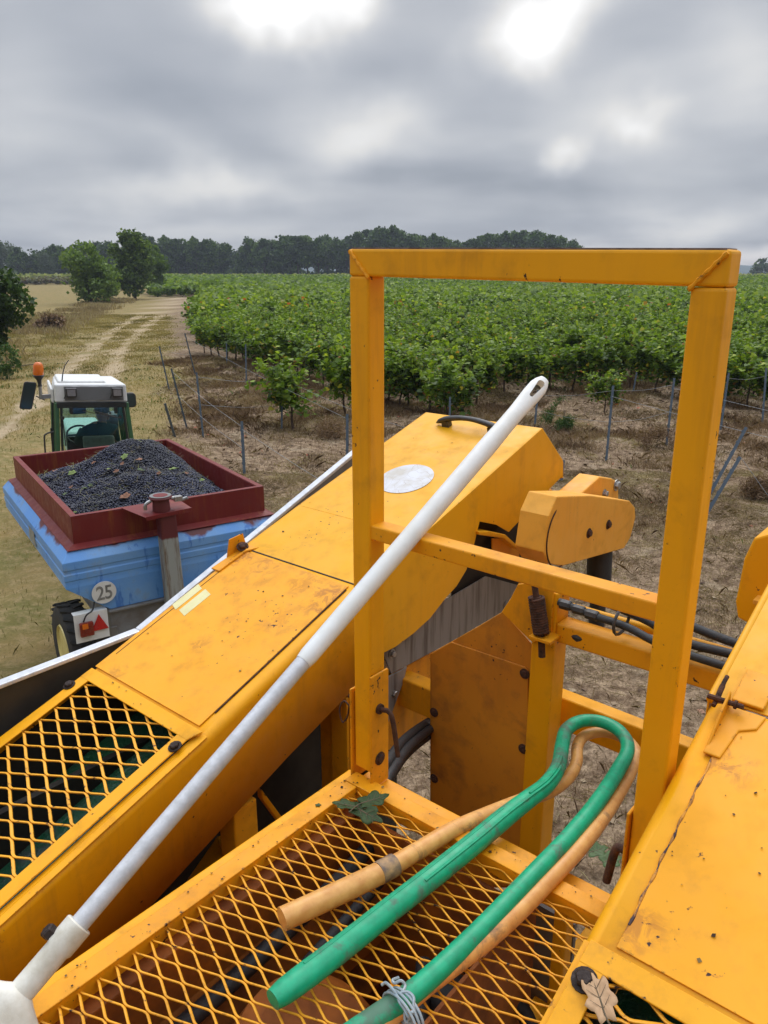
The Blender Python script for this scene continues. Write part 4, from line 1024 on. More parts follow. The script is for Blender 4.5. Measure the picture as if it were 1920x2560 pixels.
# the long white pole resting on the middle rail
Pc = W(*onT(1010, 1360, -.027)); Pl = at_dep(190, 2320, 1.13)
pd = nrm(Pc - Pl)
def on_pole(x, y):   # the point of the pole's axis nearest to a picture ray
    r_ = nrm(ray(x, y)); n_ = nrm(np.cross(pd, np.cross(pd, r_))); return Pl + pd * np.dot(at_pl(x, y, Pl, nrm(np.cross(np.cross(pd, r_), pd)) if False else n_) - Pl, pd)
tSock, tJoin, tTop = (np.dot(on_pole(*p) - Pl, pd) for p in ((190, 2320), (750, 1648), (1322, 944)))
print('POLE', Pl, pd, tSock, tJoin, tTop, mc(Pl + pd * tTop))
POLE = thing('white_pole', 'long white-handled aluminium pole leaning across the guard rail from lower left', 'pole', Pl)
X_ = lambda t: Pl + pd * t
mb = MB(); mb.tube([X_(-.06), X_(tJoin + .03)], .0142, 24); mkobj('tube', mb, 'alu', POLE, smooth=True)
tTop += .026
gl = tTop - tJoin
side_ = nrm(np.cross(pd, ZX)); upp = np.cross(side_, pd)
# oval plastic grip with a hanging slot in its flattened end
def grip():
    mb = MB(); n = 28; k = 60
    ts = np.linspace(0, 1, k); R1 = np.interp(ts, [0, .01, .5, .72, .80, .86, .93, .975, 1.0], [.0150, .0170, .0195, .0205, .0190, .0190, .0220, .0215, .012])
    R2 = np.interp(ts, [0, .01, .5, .72, .80, .86, .93, .975, 1.0], [.0150, .0170, .0195, .0205, .0185, .0150, .0130, .0115, .007])
    vs = []
    v_ax = nrm(CAM - X_(tTop)); v_ax = nrm(v_ax - pd * np.dot(v_ax, pd)); w_ax = nrm(np.cross(pd, v_ax))
    for t, a, b in zip(ts, R1, R2):
        for j in range(n):
            an = 2 * math.pi * j / n; vs.append(X_(tJoin + gl * t) + w_ax * a * math.cos(an) + v_ax * b * math.sin(an))
    fs = [(i * n + j, i * n + (j + 1) % n, (i + 1) * n + (j + 1) % n, (i + 1) * n + j) for i in range(k - 1) for j in range(n)]
    fs += [tuple(range(n))[::-1], tuple(range((k - 1) * n, k * n))]
    mb.add(vs, fs); g = mkobj('grip', mb, 'whiteplastic', POLE, smooth=True)
    # slot: cut with a boolean whose cutter is applied and removed
    cb = MB(); c0 = X_(tTop - .024); c1 = X_(tTop - .072); n2 = 20; pts = []
    for j in range(n2 + 1):
        a = -math.pi / 2 + math.pi * j / n2; pts.append(c0 + w_ax * .0088 * math.sin(a) + pd * .0088 * math.cos(a))
    for j in range(9): a = math.pi / 2 + math.pi * j / 8; pts.append(c1 + w_ax * .0045 * math.sin(a) + pd * .0045 * math.cos(a))
    cb.prism([p - v_ax * .05 for p in pts], v_ax * .1)
    co = mkobj('cutter', cb, 'whiteplastic', None)
    bo = g.modifiers.new('slot', 'BOOLEAN'); bo.object = co; bo.operation = 'DIFFERENCE'; bo.solver = 'EXACT'
    dg = bpy.context.evaluated_depsgraph_get(); dg.update(); ev = g.evaluated_get(dg); nm_ = bpy.data.meshes.new_from_object(ev)
    g.modifiers.clear(); g.data = nm_; bpy.data.objects.remove(co)
    g.matrix_parent_inverse = Matrix.Identity(4)
grip()
mb = MB(); mb.lathe(X_(-.20), pd, [(.018, .07), (.0185, .08), (.0185, .12), (.0185, .165), (.0212, .17), (.0212, .205), (.0195, .207), (.015, .206)], 28)
SK = mkobj('socket', mb, 'creamplastic', POLE, smooth=True)
bp = on_pole(135, 2312); vv = nrm(CAM - bp)
lft = nrm(np.cross(vv, pd)); lft = lft if lft[0] < 0 else -lft
bolt(SK, X_(-.025) + lft * .021, nrm(lft + vv * .3), .011, .012, 'bolt', washer=False)
hd_ = MB()   # flared plastic head of the tool
c_ = X_(-.24); vz = nrm(CAM - c_); vz = nrm(vz - pd * np.dot(vz, pd)); vx = np.cross(pd, vz)
secs = []
for k, (d, wd_, th2) in enumerate(((.140, .017, .017), (.133, .028, .024), (.120, .055, .026), (.085, .064, .026), (.03, .066, .024), (-.04, .07, .02), (-.10, .05, .01))):
    secs.append([X_(-.235 + d) + vx * wd_ * math.cos(a) + vz * th2 * math.sin(a) for a in np.linspace(0, 2 * math.pi, 29)[:-1]])
n = 28; hd_.add([q for s in secs for q in s], [(i * n + j, i * n + (j + 1) % n, (i + 1) * n + (j + 1) % n, (i + 1) * n + j) for i in range(len(secs) - 1) for j in range(n)] + [tuple(range(n)), tuple(range(6 * n, 7 * n))])
mkobj('scraper_head', hd_, 'creamplastic', POLE, smooth=True)

# leaves lying on the machine
def lobed_leaf(rng, L_, lobes=5, ser=.12, wdt=.85):
    pts = []; n = 40
    for i in range(n):
        a = 2 * math.pi * i / n; r_ = .5 + ser * math.cos(lobes * a) + rng.normal(0, .02)
        pts.append((r_ * math.sin(a) * wdt * L_, r_ * math.cos(a) * L_))
    return pts
def lay_leaf(name, label, cat, c, N_, D_, L_, mat, tint, curl=.15, lobes=5, ser=.1, wdt=.8, stem=True, seed=1, group=None):
    rng = np.random.default_rng(seed); N_ = nrm(N_); D_ = nrm(np.array(D_) - N_ * np.dot(D_, N_)); S2 = np.cross(D_, N_)
    pts = lobed_leaf(rng, L_, lobes, ser, wdt); V = [np.zeros(3)]; rings = []
    for f in (.35, .7, 1.0):
        for x, y in pts:
            x *= f; y *= f; z = curl * L_ * ((abs(x) / L_) ** 1.2 * 1.4 + .5 * (y / L_) ** 2) + rng.normal(0, .008) * L_
            V.append(np.array([x, y, z]))
    n = len(pts); F = [(0, 1 + i, 1 + (i + 1) % n, 1 + (i + 1) % n) for i in range(n)]
    F = [(0, 1 + i, 1 + (i + 1) % n) for i in range(n)]
    for k in range(2):
        for i in range(n):
            a = 1 + k * n + i; b = 1 + k * n + (i + 1) % n; F += [(a, a + n, b + n), (a, b + n, b)]
    P = np.array([S2 * v[0] + D_ * v[1] + N_ * v[2] for v in V])
    e = thing(name, label, cat, c, group)
    o = npmesh('blade', P, np.array(F), mat, e, np.clip(tint + rng.normal(0, .15, len(P)), 0, 1), smooth=True)
    if L_ > .04:
        mb = MB(); mb.tube([tuple(-D_ * L_ * .42 + N_ * .001), tuple(N_ * .0012), tuple(D_ * L_ * .45 + N_ * (curl * L_ * .5 * .2 + .001))], [L_ * .014, L_ * .012, L_ * .005], 5)
        for q0_ in (-.22, 0, .2):
            for s0_ in (-1, 1): mb.tube([tuple(D_ * L_ * q0_ + N_ * .001), tuple(D_ * L_ * (q0_ + .2) + S2 * s0_ * L_ * wdt * .36 + N_ * (curl * L_ * .35 + .0015))], [L_ * .008, L_ * .004], 4)
        mkobj('midrib', mb, 'stem', e, smooth=True, local=True)
    sm = o.modifiers.new('thick', 'SOLIDIFY'); sm.thickness = .0008
    if stem:
        mb = MB(); mb.tube(catmull([(0, 0, .001), tuple(-D_ * L_ * .5 + N_ * .002), tuple(-D_ * L_ * .95 + S2 * L_ * .2 + N_ * .004)], 4), .0012, 5); mkobj('stalk', mb, 'stem', e, smooth=True, local=True)
    return e
zc_ = lambda x, y, z: at_z(600 + x * .4822, 1400 + y * .4822, z)
lay_leaf('oak_leaf', 'dark green oak leaf lying on the walkway corner, the left one of the three', 'leaf', zc_(550, 1272, ZP + .008), (0, 0, 1), (-1, .25, 0), .055, 'leafgreen', .35, seed=4, wdt=.55)
lay_leaf('oak_leaf', 'dark green oak leaf on the walkway corner, the upper right one of the three', 'leaf', zc_(690, 1245, ZP + .014), (.1, -.2, 1), (1, .5, 0), .068, 'leafgreen', .25, seed=5, wdt=.55)
lay_leaf('oak_leaf', 'dark green oak leaf hanging over the mesh, the lower one of the three', 'leaf', zc_(655, 1315, ZP + .006), (-.3, -.4, 1), (.9, -.7, 0), .075, 'leafgreen', .2, seed=6, wdt=.5)
lay_leaf('leaf_scrap', 'tiny green leaf scrap on the left walkway bar', 'leaf', zc_(405, 1272, ZP + .003), (0, 0, 1), (1, .2, 0), .012, 'leafgreen', .4, seed=7, stem=False)
z6 = lambda x, y: (1360 + x * .33755, 2060 + y * .33755)
DL = mc(at_pl(*z6(415, 1310), P0B(s0B, 0) + NB * .012, NB)); 
lay_leaf('dry_oak_leaf', 'pale tan dry oak leaf lying beside the bolt on the right cover', 'leaf', W(*DL) + NB * .006, NB, at_pl(*z6(360, 1160), P0B(s0B, 0), NB) - at_pl(*z6(460, 1440), P0B(s0B, 0), NB), .060, leafmat('tan_leaf', [(0, (.45, .26, .13)), (1, (.62, .40, .22))], .1), .5, seed=8, lobes=7, ser=.085, wdt=.62, curl=.2)
gq = at_g(1485, 2145); 
for i_, (px_x, py_y) in enumerate(((1487, 2160), (1522, 2185))):
    q = at_g(px_x, py_y); lay_leaf('vine_leaf', ('fallen green vine leaf on the soil under the machine, the left of two', 'fallen green vine leaf on the soil under the machine, the right of two')[i_], 'leaf', q + ZX * .10, (0, -.2, 1), (1, .3, 0), .13, 'leafgreen', .7, seed=30 + i_)

def crumbs_on_machine():
    r = np.random.default_rng(77); P0 = []
    for _ in range(60): P0.append(W(r.uniform(.001, .038), r.uniform(-1.3, 0), ZP + .0045))
    for _ in range(25): P0.append(W(r.uniform(0, .70), r.uniform(-.034, .002), ZP + .0045))
    for _ in range(25): P0.append(topq(PR, r.uniform(-.73, -.30), r.uniform(-.2, .29), .0065))
    for _ in range(10): P0.append(topq(PR, r.uniform(-.735, -.29), r.uniform(-.262, -.228), .0125))
    for _ in range(20): P0.append(topq(PH, r.uniform(-.73, -.27), r.uniform(.36, 1.24), .002))
    for _ in range(45): P0.append(topq(PRB, s0B + r.uniform(.05, .45), r.uniform(tm + .02, th_ - .02), .0062))
    c_ = np.array(P0); P, F_, T = leaf_arrays(c_, r.uniform(.001, .0038, len(c_)) * r.choice([1, 1, 1.6], len(c_)), r, QUAD, .35)
    tagp(npmesh('crumbs', P, F_, 'leaf_dark', tint=T), label='tiny dark crumbs and stalk bits scattered over the yellow sheet metal', kind='stuff')
M['leaf_dark'] = leafmat('dark_crumbs', [(0, (.02, .012, .008)), (.7, (.09, .045, .02)), (1, (.25, .17, .06))], 0, .8)
crumbs_on_machine()

# ================================================================== grape trailer
TA = rad(33.8)
TXA = np.array([math.cos(TA), math.sin(TA), 0.0]); TYA = np.array([-math.sin(TA), math.cos(TA), 0.0])
TO = at_z(176, 1292, 1.8); TO[2] = 0
def Q(x, y, z): return TO + TXA * x + TYA * y + ZX * z
TWD, TLN = 1.545, 2.36
def tY(x, y, v):
    q = at_pl(x, y, Q(0, v, 0), TYA) - TO; return np.array([np.dot(q, TXA), np.dot(q, TYA), q[2]])
TR = thing('grape_trailer', 'blue tipping trailer with maroon rim full of black grapes, marked 25', 'trailer', Q(TWD / 2, TLN / 2, 0))
# rim: four boards with top lip
rb = MB()
for a, b, nrm_ in (((0, 0), (TWD, 0), (0, 1)), ((0, TLN), (TWD, TLN), (0, -1)), ((0, 0), (0, TLN), (1, 0)), ((TWD, 0), (TWD, TLN), (-1, 0))):
    inn = TXA * nrm_[0] + TYA * nrm_[1]; p0, p1 = Q(*a, 0), Q(*b, 0); zz = ZX
    rb.prism([p0 + zz * 1.585, p0 + zz * 1.80, p1 + zz * 1.80, p1 + zz * 1.585], inn * .004)
    d = nrm(p1 - p0)
    rb.prism([p0 + zz * 1.80, p0 + d * .045 + inn * .045 + zz * 1.80, p1 - d * .045 + inn * .045 + zz * 1.80, p1 + zz * 1.80], -ZX * .006)
    rb.prism([p0 + d * .045 + inn * .045 + zz * 1.796, p0 + d * .045 + inn * .045 + zz * 1.45, p1 - d * .045 + inn * .045 + zz * 1.45, p1 - d * .045 + inn * .045 + zz * 1.796], inn * .004)
RIM = mkobj('rim', rb, 'maroon', TR, bevel=.003)
fo = MB()
o_ = .062
for (a, b) in (((-o_, -o_), (TWD + o_, -o_)), ((TWD + o_, -o_), (TWD + o_, TLN + o_)), ((TWD + o_, TLN + o_), (-o_, TLN + o_)), ((-o_, TLN + o_), (-o_, -o_))):
    ins_ = lambda p: (min(max(p[0], 0.0), TWD), min(max(p[1], 0.0), TLN))
    fo.prism([Q(*a, 1.563), Q(*b, 1.563), Q(*ins_(b), 1.59), Q(*ins_(a), 1.59)], -ZX * .006)
mkobj('rim_flange', fo, 'maroon', RIM, bevel=.002)
# body: sloped shoulder, vertical side, ribbed tail wall tapering to a narrow floor
bo_ = .115
def loop_(o, z, x0=0, x1=TWD): return [Q(x0 - o, -o + .015, z), Q(x1 + o, -o + .015, z), Q(x1 + o, TLN + o, z), Q(x0 - o, TLN + o, z)]
lv = [(.058, 1.560), (bo_, 1.485), (bo_, 1.425), (bo_ - .006, 1.420), (bo_ - .006, 1.395), (bo_, 1.388), (bo_ - .001, 1.345), (bo_ - .006, 1.338), (bo_ - .006, 1.31), (bo_ - .004, 1.285)]
bd = MB(); rings = [loop_(o, z) for o, z in lv]
bot = [Q(.19, -bo_ + .035, 1.05), Q(1.355, -bo_ + .035, 1.05), Q(1.355, TLN, 1.05), Q(.19, TLN, 1.05)]
rings.append(bot)
bd.add([q for r_ in rings for q in r_], [(i * 4 + j, i * 4 + (j + 1) % 4, (i + 1) * 4 + (j + 1) % 4, (i + 1) * 4 + j) for i in range(len(rings) - 1) for j in range(4)] + [tuple(range(len(rings) * 4 - 4, len(rings) * 4))])
BD = mkobj('tub', bd, 'blue', TR, bevel=.006)
for ch_ in (BD,): pass
pt_ = MB(); pt_.prism([Q(-bo_ - .002, .95, 1.44), Q(-bo_ - .002, 1.18, 1.44), Q(-bo_ - .002, 1.20, 1.31), Q(-bo_ - .002, .93, 1.31)], -TXA * .001); mkobj('bare_patch', pt_, 'rustgrey', BD)
# chassis under the tub
cs = MB(); cs.box(Q(.77, 1.1, .93), (TXA, TYA, ZX), (.59, 1.17, .12)); cs.box(Q(.77, -.055, 1.035), (TXA, TYA, ZX), (.60, .05, .012))
cs.box(Q(.77, 1.1, .76), (TXA, TYA, ZX), (.35, 1.17, .06))
CHS = mkobj('chassis', cs, 'greymetal', TR, bevel=.008)
lg = MB(); lg.beam(Q(.20, -.06, .90), Q(.20, -.02, .50), TXA, TYA, .05, .05); lg.beam(Q(.20, .02, .52), Q(.5, .4, .80), TXA, ZX, .04, .04); mkobj('rear_strut', lg, 'greymetal', TR, bevel=.004)
# number roundel
s1 = tY(258, 1478, -.09); nb = MB(); cz = Q(s1[0], -bo_ + .010, s1[2])
wall_d = nrm(Q(0, -bo_ + .035, 1.05) - Q(0, -bo_ + .019, 1.295)); wall_u = -wall_d; wall_n = nrm(np.cross(TXA, wall_u)); wall_n = -wall_n if wall_n[1] > 0 else wall_n
cz = cz + wall_n * .012
nb.prism([cz + TXA * .090 * math.cos(a) + wall_u * .090 * math.sin(a) for a in np.linspace(0, 2 * math.pi, 41)[:-1]], -wall_n * .004)
NBR = mkobj('speed_roundel', nb, 'white', BD)
tcu = bpy.data.curves.new('t25', 'FONT'); tcu.body = '25'; tcu.size = .155; tcu.align_x = 'CENTER'; tcu.align_y = 'CENTER'; tcu.extrude = .0008; tcu.offset = .0022; tcu.space_character = .95
to_ = bpy.data.objects.new('t25', tcu); C.objects.link(to_); bpy.context.view_layer.update()
dg = bpy.context.evaluated_depsgraph_get(); tm_ = bpy.data.meshes.new_from_object(to_.evaluated_get(dg)); bpy.data.objects.remove(to_)
vs = np.array([v.co[:] for v in tm_.vertices]); vs[:, :2] -= (vs[:, :2].max(0) + vs[:, :2].min(0)) / 2
Pn = cz + np.outer(vs[:, 0] * .82, TXA) + np.outer(vs[:, 1] * 1.02, wall_u) + np.outer(vs[:, 2] + .0015, wall_n)
mb = MB(); mb.v = [tuple(p) for p in Pn]; mb.f = [tuple(p.vertices) for p in tm_.polygons]; mkobj('numerals', mb, 'numgrey', NBR)
# filling pipe with coupling
pp = MB(); fx = .64; y0 = -.20
pp.prism([Q(fx - .065, y0 - .06, 1.80), Q(fx + .060, y0 - .06, 1.80), Q(fx + .085, y0 - .06, .95), Q(fx - .055, y0 - .06, .95)], TYA * .12)
PIPE = mkobj('drain_pipe', pp, 'rustgrey', TR, bevel=.016)
pp = MB(); fc = Q(.610, -.20, 1.80)
pp.lathe(fc, ZX, [(.062, -.04), (.066, .0), (.062, .06), (.060, .085), (.078, .088), (.086, .10), (.078, .113), (.062, .112), (.058, .10), (.056, .03)], 28); CPL = mkobj('coupling', pp, 'rustgrey', PIPE, smooth=True)
pp = MB(); pp.lathe(fc, ZX, [(.055, .1135), (.080, .1135), (.080, .1150), (.055, .1150)], 28)
pp.v = pp.v; mkobj('gasket', pp, 'greymetal', CPL)
pp = MB(); pp.lathe(fc, ZX, [(.054, .1155), (.054, .1165)], 28); mkobj('pipe_mouth', pp, 'maroon', CPL)
tr_ = MB(); tr_.prism([Q(.36, -.02, 1.815), Q(.46, -.30, 1.79), Q(.83, -.25, 1.79), Q(.80, -.02, 1.815)], -ZX * .005)
tr_.prism([Q(.46, -.30, 1.795), Q(.83, -.25, 1.795), Q(.83, -.25, 1.765), Q(.46, -.30, 1.765)], TYA * .004)
mkobj('spill_tray', tr_, 'maroon', PIPE, bevel=.002)
lv_ = MB()
lv_.tube(catmull([fc + TXA * .07 + ZX * .085, fc + TXA * .11 + ZX * .07, fc + TXA * .16 + ZX * .055, fc + TXA * .20 + ZX * .07 - TYA * .02], 4), .014, 8); mkobj('cam_lever', lv_, 'zinc', CPL, smooth=True); lv_ = MB(); lv_.tube(catmull([fc - TXA * .07 + ZX * .085, fc - TXA * .115 + ZX * .06, fc - TXA * .12 + ZX * .02], 4), .014, 8)
mkobj('cam_lever', lv_, 'zinc', CPL, smooth=True); lv_ = MB(); lv_.box(fc + TXA * .13 + ZX * .07, (TXA, TYA, ZX), (.03, .025, .018)); mkobj('cam_lever', lv_, 'zinc', CPL, smooth=True)
# wheels, lamp board
wheel(TR, Q(.06, .78, .40), TXA, .40, .22, .23, 'wheelyellow', 'wheel', 24)
wheel(TR, Q(1.48, .78, .40), TXA, .40, .22, .23, 'wheelyellow', 'wheel', 24)
mb = MB(); mb.tube([Q(.06, .78, .40), Q(1.48, .78, .40)], .04, 12); mb.box(Q(.77, .78, .60), (TXA, TYA, ZX), (.3, .05, .2)); mkobj('axle', mb, 'greymetal', TR, bevel=.005); mb = MB(); mb.beam(Q(.77, 2.2, .80), Q(.77, 3.55, .55), TXA, ZX, .12, .12); mkobj('drawbar', mb, 'greymetal', TR, bevel=.005)
lb = MB(); lb.prism([Q(-.085, -.10, .84), Q(-.085, -.10, 1.065), Q(.16, -.10, 1.065), Q(.16, -.10, .84)], TYA * .008); lb.prism([Q(-.085, -.10, 1.065), Q(.16, -.10, 1.065), Q(.16, -.03, 1.065), Q(-.085, -.03, 1.065)], ZX * .004)
LBD = mkobj('lamp_board', lb, 'white', TR, bevel=.002)
lmp = MB(); lmp.prism([Q(-.055, -.103, .895), Q(-.055, -.103, 1.005), Q(.045, -.103, 1.005), Q(.045, -.103, .895)], -TYA * .035); mkobj('tail_lamp', lmp, 'redlamp', LBD, bevel=.008)
lmp = MB(); lmp.prism([Q(-.038, -.1395, .960), Q(-.038, -.1395, 1.002), Q(.004, -.1395, 1.002), Q(.004, -.1395, .960)], -TYA * .002); mkobj('indicator_lens', lmp, 'amber', LBD)
lmp = MB(); lmp.prism([Q(.030, -.106, .915), Q(.156, -.106, .915), Q(.093, -.106, 1.045)], -TYA * .008); RF = mkobj('reflector_triangle', lmp, 'red', LBD, bevel=.003)
for x, z in ((.098, 1.012), (.098, .965)):
    mb = MB(); mb.lathe(Q(x, -.111, z), -TYA, [(.006, 0), (.006, .002)], 10); mkobj('screw', mb, 'white', RF)
mb = MB(); mb.tube(catmull([Q(-.02, -.11, 1.01), Q(.0, -.14, 1.07), Q(.05, -.12, 1.09), Q(.08, -.08, 1.14)], 5), .006, 7); mkobj('lamp_cable', mb, 'black', LBD, smooth=True)

# grapes ---------------------------------------------------------------------------------
def heap_z(x, y):
    u = np.clip((x - .05) / (TWD - .10), 0, 1); v = np.clip((y - .05) / (TLN - .10), 0, 1)
    e = np.minimum(np.minimum(u, 1 - u) * 2.0, 1); f = np.minimum(np.minimum(v, 1 - v) * 2.0, 1)
    dome = (1 - (1 - e) ** 2.2) * (1 - (1 - f) ** 2.4)
    g = .34 * np.exp(-(((x - 1.05) / .60) ** 2 + ((y - 1.66) / .58) ** 2)) + .10 * np.exp(-(((x - .75) / .6) ** 2 + ((y - .7) / .5) ** 2))
    return 1.585 + .10 * dome + g * dome ** .6 + (vnoise(x * 1.0 + 9, y + 9, 5.0, 201) - .5) * .045 + (vnoise(x + 9, y + 9, 14.0, 202) - .5) * .02
def heap():
    r = np.random.default_rng(21)
    xs = np.linspace(.05, TWD - .05, 70); ys = np.linspace(.05, TLN - .05, 100); X, Y = np.meshgrid(xs, ys); Z = heap_z(X, Y) - .015
    V = TO + X[..., None] * TXA + Y[..., None] * TYA; V[..., 2] = Z; V = V.reshape(-1, 3); id_ = np.arange(7000).reshape(100, 70)
    F4 = np.stack([id_[:-1, :-1], id_[:-1, 1:], id_[1:, 1:], id_[1:, :-1]], -1).reshape(-1, 4)
    # berries: low-poly spheres
    ico = []
    import bmesh
    bm = bmesh.new(); bmesh.ops.create_icosphere(bm, subdivisions=1, radius=1.0); bv = np.array([v.co[:] for v in bm.verts]); bf = np.array([[v.index for v in f.verts] for f in bm.faces]); bm.free()
    n = 30000; x = r.uniform(.055, TWD - .055, n); y = r.uniform(.055, TLN - .055, n)
    lay = r.uniform(0, 1, n); z = heap_z(x, y) + lay * .016 + (vnoise(x + 3, y + 3, 9, 205) - .5) * .03
    c = TO + x[:, None] * TXA + y[:, None] * TYA; c[:, 2] = z; s = r.uniform(.0066, .0100, n)
    P = c[:, None] + bv[None] * s[:, None, None] * np.stack([r.uniform(.9, 1.1, n), r.uniform(.9, 1.1, n), r.uniform(.9, 1.15, n)], 1)[:, None]
    nb_ = len(bv); Fb = (bf[None] + (np.arange(n) * nb_)[:, None, None]).reshape(-1, 3)
    t = np.clip(.2 + .55 * vnoise(x + 5, y + 5, 3, 206) + r.normal(0, .22, n), 0, 1)
    F4t = np.concatenate([F4[:, [0, 1, 2]], F4[:, [0, 2, 3]]])
    Vall = np.concatenate([V, P.reshape(-1, 3)]); Fall = np.concatenate([F4t, Fb + len(V)])
    o = npmesh('grape_heap', Vall, Fall, 'grape', tint=np.concatenate([np.full(len(V), .05), np.repeat(t, nb_)]), smooth=True)
    tagp(o, label='heap of dark blue-black grape berries in the maroon-rimmed trailer', kind='stuff')
    # bare stalks among the berries
    n = 1900; x = r.uniform(.08, TWD - .08, n); y = r.uniform(.08, TLN - .08, n); k = vnoise(x + 7, y + 7, 3.2, 207) > .45; x, y = x[k], y[k]; n = len(x)
    c = TO + x[:, None] * TXA + y[:, None] * TYA; c[:, 2] = heap_z(x, y) + .016; a = r.uniform(0, 6.28, n); L_ = r.uniform(.02, .09, n)
    d = np.stack([np.cos(a), np.sin(a), r.normal(.1, .25, n)], 1) * L_[:, None]; sd_ = np.stack([-np.sin(a), np.cos(a), a * 0], 1) * .0022
    V = np.stack([c - sd_, c + sd_, c + d + sd_ * .6, c + d - sd_ * .6], 1).reshape(-1, 3)
    tagp(npmesh('grape_stalks', V, np.arange(4 * n).reshape(n, 4), 'stalkmat', tint=np.repeat(r.uniform(0, 1, n), 4)), label='thin brown and green stalks scattered among the grapes', kind='stuff')
M['stalkmat'] = leafmat('grape_stalks', [(0, (.06, .03, .02)), (.6, (.16, .13, .05)), (1, (.20, .24, .07))], 0, .7)
heap()
def hq(px, py):   # point of the heap under a picture position
    z = 1.8
    for _ in range(25):
        p = at_z(px, py, z) - TO; x, y = np.dot(p, TXA), np.dot(p, TYA)
        z = .5 * z + .5 * float(heap_z(np.array([x]), np.array([y]))[0])
    return at_z(px, py, z + .022)
hz = lambda x, y: (x / 2.304, 860 + y / 2.304)
lv3 = [(720, 650, 'leafyellow', .085, 'bright green leaf near the top of the grape heap'), (1003, 722, 'leafyellow', .10, 'large pale green leaf on the right half of the grape heap'),
       (416, 745, 'leafyellow', .085, 'pale green leaf on the left side of the grape heap'), (812, 728, 'leafgreen', .075, 'green leaf in the middle of the grape heap'),
       (885, 590, 'leafyellow', .075, 'green leaf at the top back of the grape heap'), (1155, 792, 'leafyellow', .09, 'spiky green leaf at the right of the grape heap'),
       (395, 665, 'leafyellow', .075, 'pale green leaf at the back left edge of the grape heap'), (629, 720, 'leafyellow', .05, 'small green leaf left of the middle of the grape heap'),
       (521, 815, 'leafgreen', .06, 'dark green leaf at the lower left of the grape heap'), (487, 832, 'leafgreen', .05, 'small dark green leaf beside another at the lower left of the grape heap'), (375, 865, 'leafgreen', .05, 'green leaf near the left rim of the grape heap'),
       (722, 880, 'leafbrown', .11, 'curled orange-brown leaf at the near edge of the grape heap'), (800, 668, 'leafbrown', .075, 'brown leaf right of the bright green one on the heap'),
       (730, 612, 'leafbrown', .07, 'reddish leaf near the crest of the grape heap'), (670, 735, 'leafbrown', .06, 'small reddish leaf left of the middle of the heap'),
       (460, 662, 'leafbrown', .075, 'brown leaf at the back left of the grape heap'), (540, 685, 'leafbrown', .05, 'small brown leaf behind the green ones at the back left'),
       (325, 740, 'leafbrown', .10, 'brown leaf against the left rim of the trailer'), (345, 690, 'leafbrown', .08, 'brown leaf at the back left corner of the heap'), (705, 690, 'leafbrown', .05, 'tiny brown leaf just below the bright green leaf'),
       (1165, 680, 'leafbrown', .06, 'brown leaf near the right rim of the trailer'), (915, 745, 'leafbrown', .05, 'brown scrap of leaf between the two green leaves'), (410, 825, 'leafbrown', .05, 'brown scrap of leaf at the lower left of the heap'),
       (515, 640, 'leafbrown', .06, 'dark brown leaf at the far left crest of the heap'), (430, 972, 'leafyellow', .04, 'tiny yellow leaf in the near left corner of the trailer'), (1075, 745, 'leafbrown', .05, 'brown scrap of leaf right of the large pale green leaf')]
rr_ = random.Random(4)
for k, (x, y, mt, s_, lab) in enumerate(lv3):
    lay_leaf('vine_leaf', lab, 'leaf', hq(*hz(x, y)), (rr_.uniform(-.4, .4), rr_.uniform(-.6, .1), 1), (rr_.uniform(-1, 1), rr_.uniform(-1, 1), .1), s_ * .85, mt, rr_.uniform(.3, .8), curl=.3, seed=60 + k, ser=.075, wdt=.85, stem=k % 3 == 0, group=None)

# ================================================================== tractor
KA = rad(25.0)                                 # direction of the rear edge of the cab
KX = np.array([math.cos(KA), math.sin(KA), 0.0]); KY = np.array([-math.sin(KA), math.cos(KA), 0.0])
RT = at_z(128, 962, 2.16); KO = np.array([RT[0], RT[1], 0.0])
roll = rad(-3.2)
def K(x, y, z):
    xr = x * math.cos(roll) - (z - 1.0) * math.sin(roll) * .35; zr = z + x * math.sin(roll)
    return KO + KX * xr + KY * y + ZX * zr
def kY(px, py, v):
    q = at_pl(px, py, KO + KY * v, KY) - KO; return np.array([np.dot(q, KX), np.dot(q, KY), q[2]])
kx2 = kY(312, 962, 0); CW = float(kx2[0]); print('cab width', CW)
KT = thing('vineyard_tractor', 'narrow green and white tractor with cab in front of the grape trailer', 'tractor', K(CW / 2, 1.0, 0))
kz = np.array([0, 0, 1.0])
def kbox(mb, x0, x1, y0, y1, z0, z1):
    v = [K(x, y, z) for z in (z0, z1) for y in (y0, y1) for x in (x0, x1)]
    return mb.add(v, [(0, 2, 3, 1), (4, 5, 7, 6), (0, 1, 5, 4), (2, 6, 7, 3), (0, 4, 6, 2), (1, 3, 7, 5)])
ZT, ZB = 2.165, 1.93
rf = MB()
rf.add([K(*p) for p in ((.0, .0, ZB), (CW, .0, ZB), (CW, 1.12, ZB), (0, 1.12, ZB), (.005, .0, ZT), (CW - .005, .0, ZT), (CW - .06, 1.02, ZT - .01), (.05, 1.02, ZT - .01))], [(0, 3, 2, 1), (4, 5, 6, 7), (0, 1, 5, 4), (1, 2, 6, 5), (2, 3, 7, 6), (3, 0, 4, 7)])
kbox(rf, .06, CW - .24, .14, .90, ZT - .03, ZT + .03)
ROOF = mkobj('cab_roof', rf, 'white', KT, bevel=.025, segs=3)
lp = MB(); kbox(lp, -.035, .0, .10, 1.08, ZB - .02, ZT - .07); mkobj('roof_side', lp, 'white', ROOF, bevel=.02)
gm = MB(); kbox(gm, .12, CW - .05, -.018, .01, ZB + .03, ZT - .03); GRI = mkobj('grille', gm, 'grille', ROOF, bevel=.004)
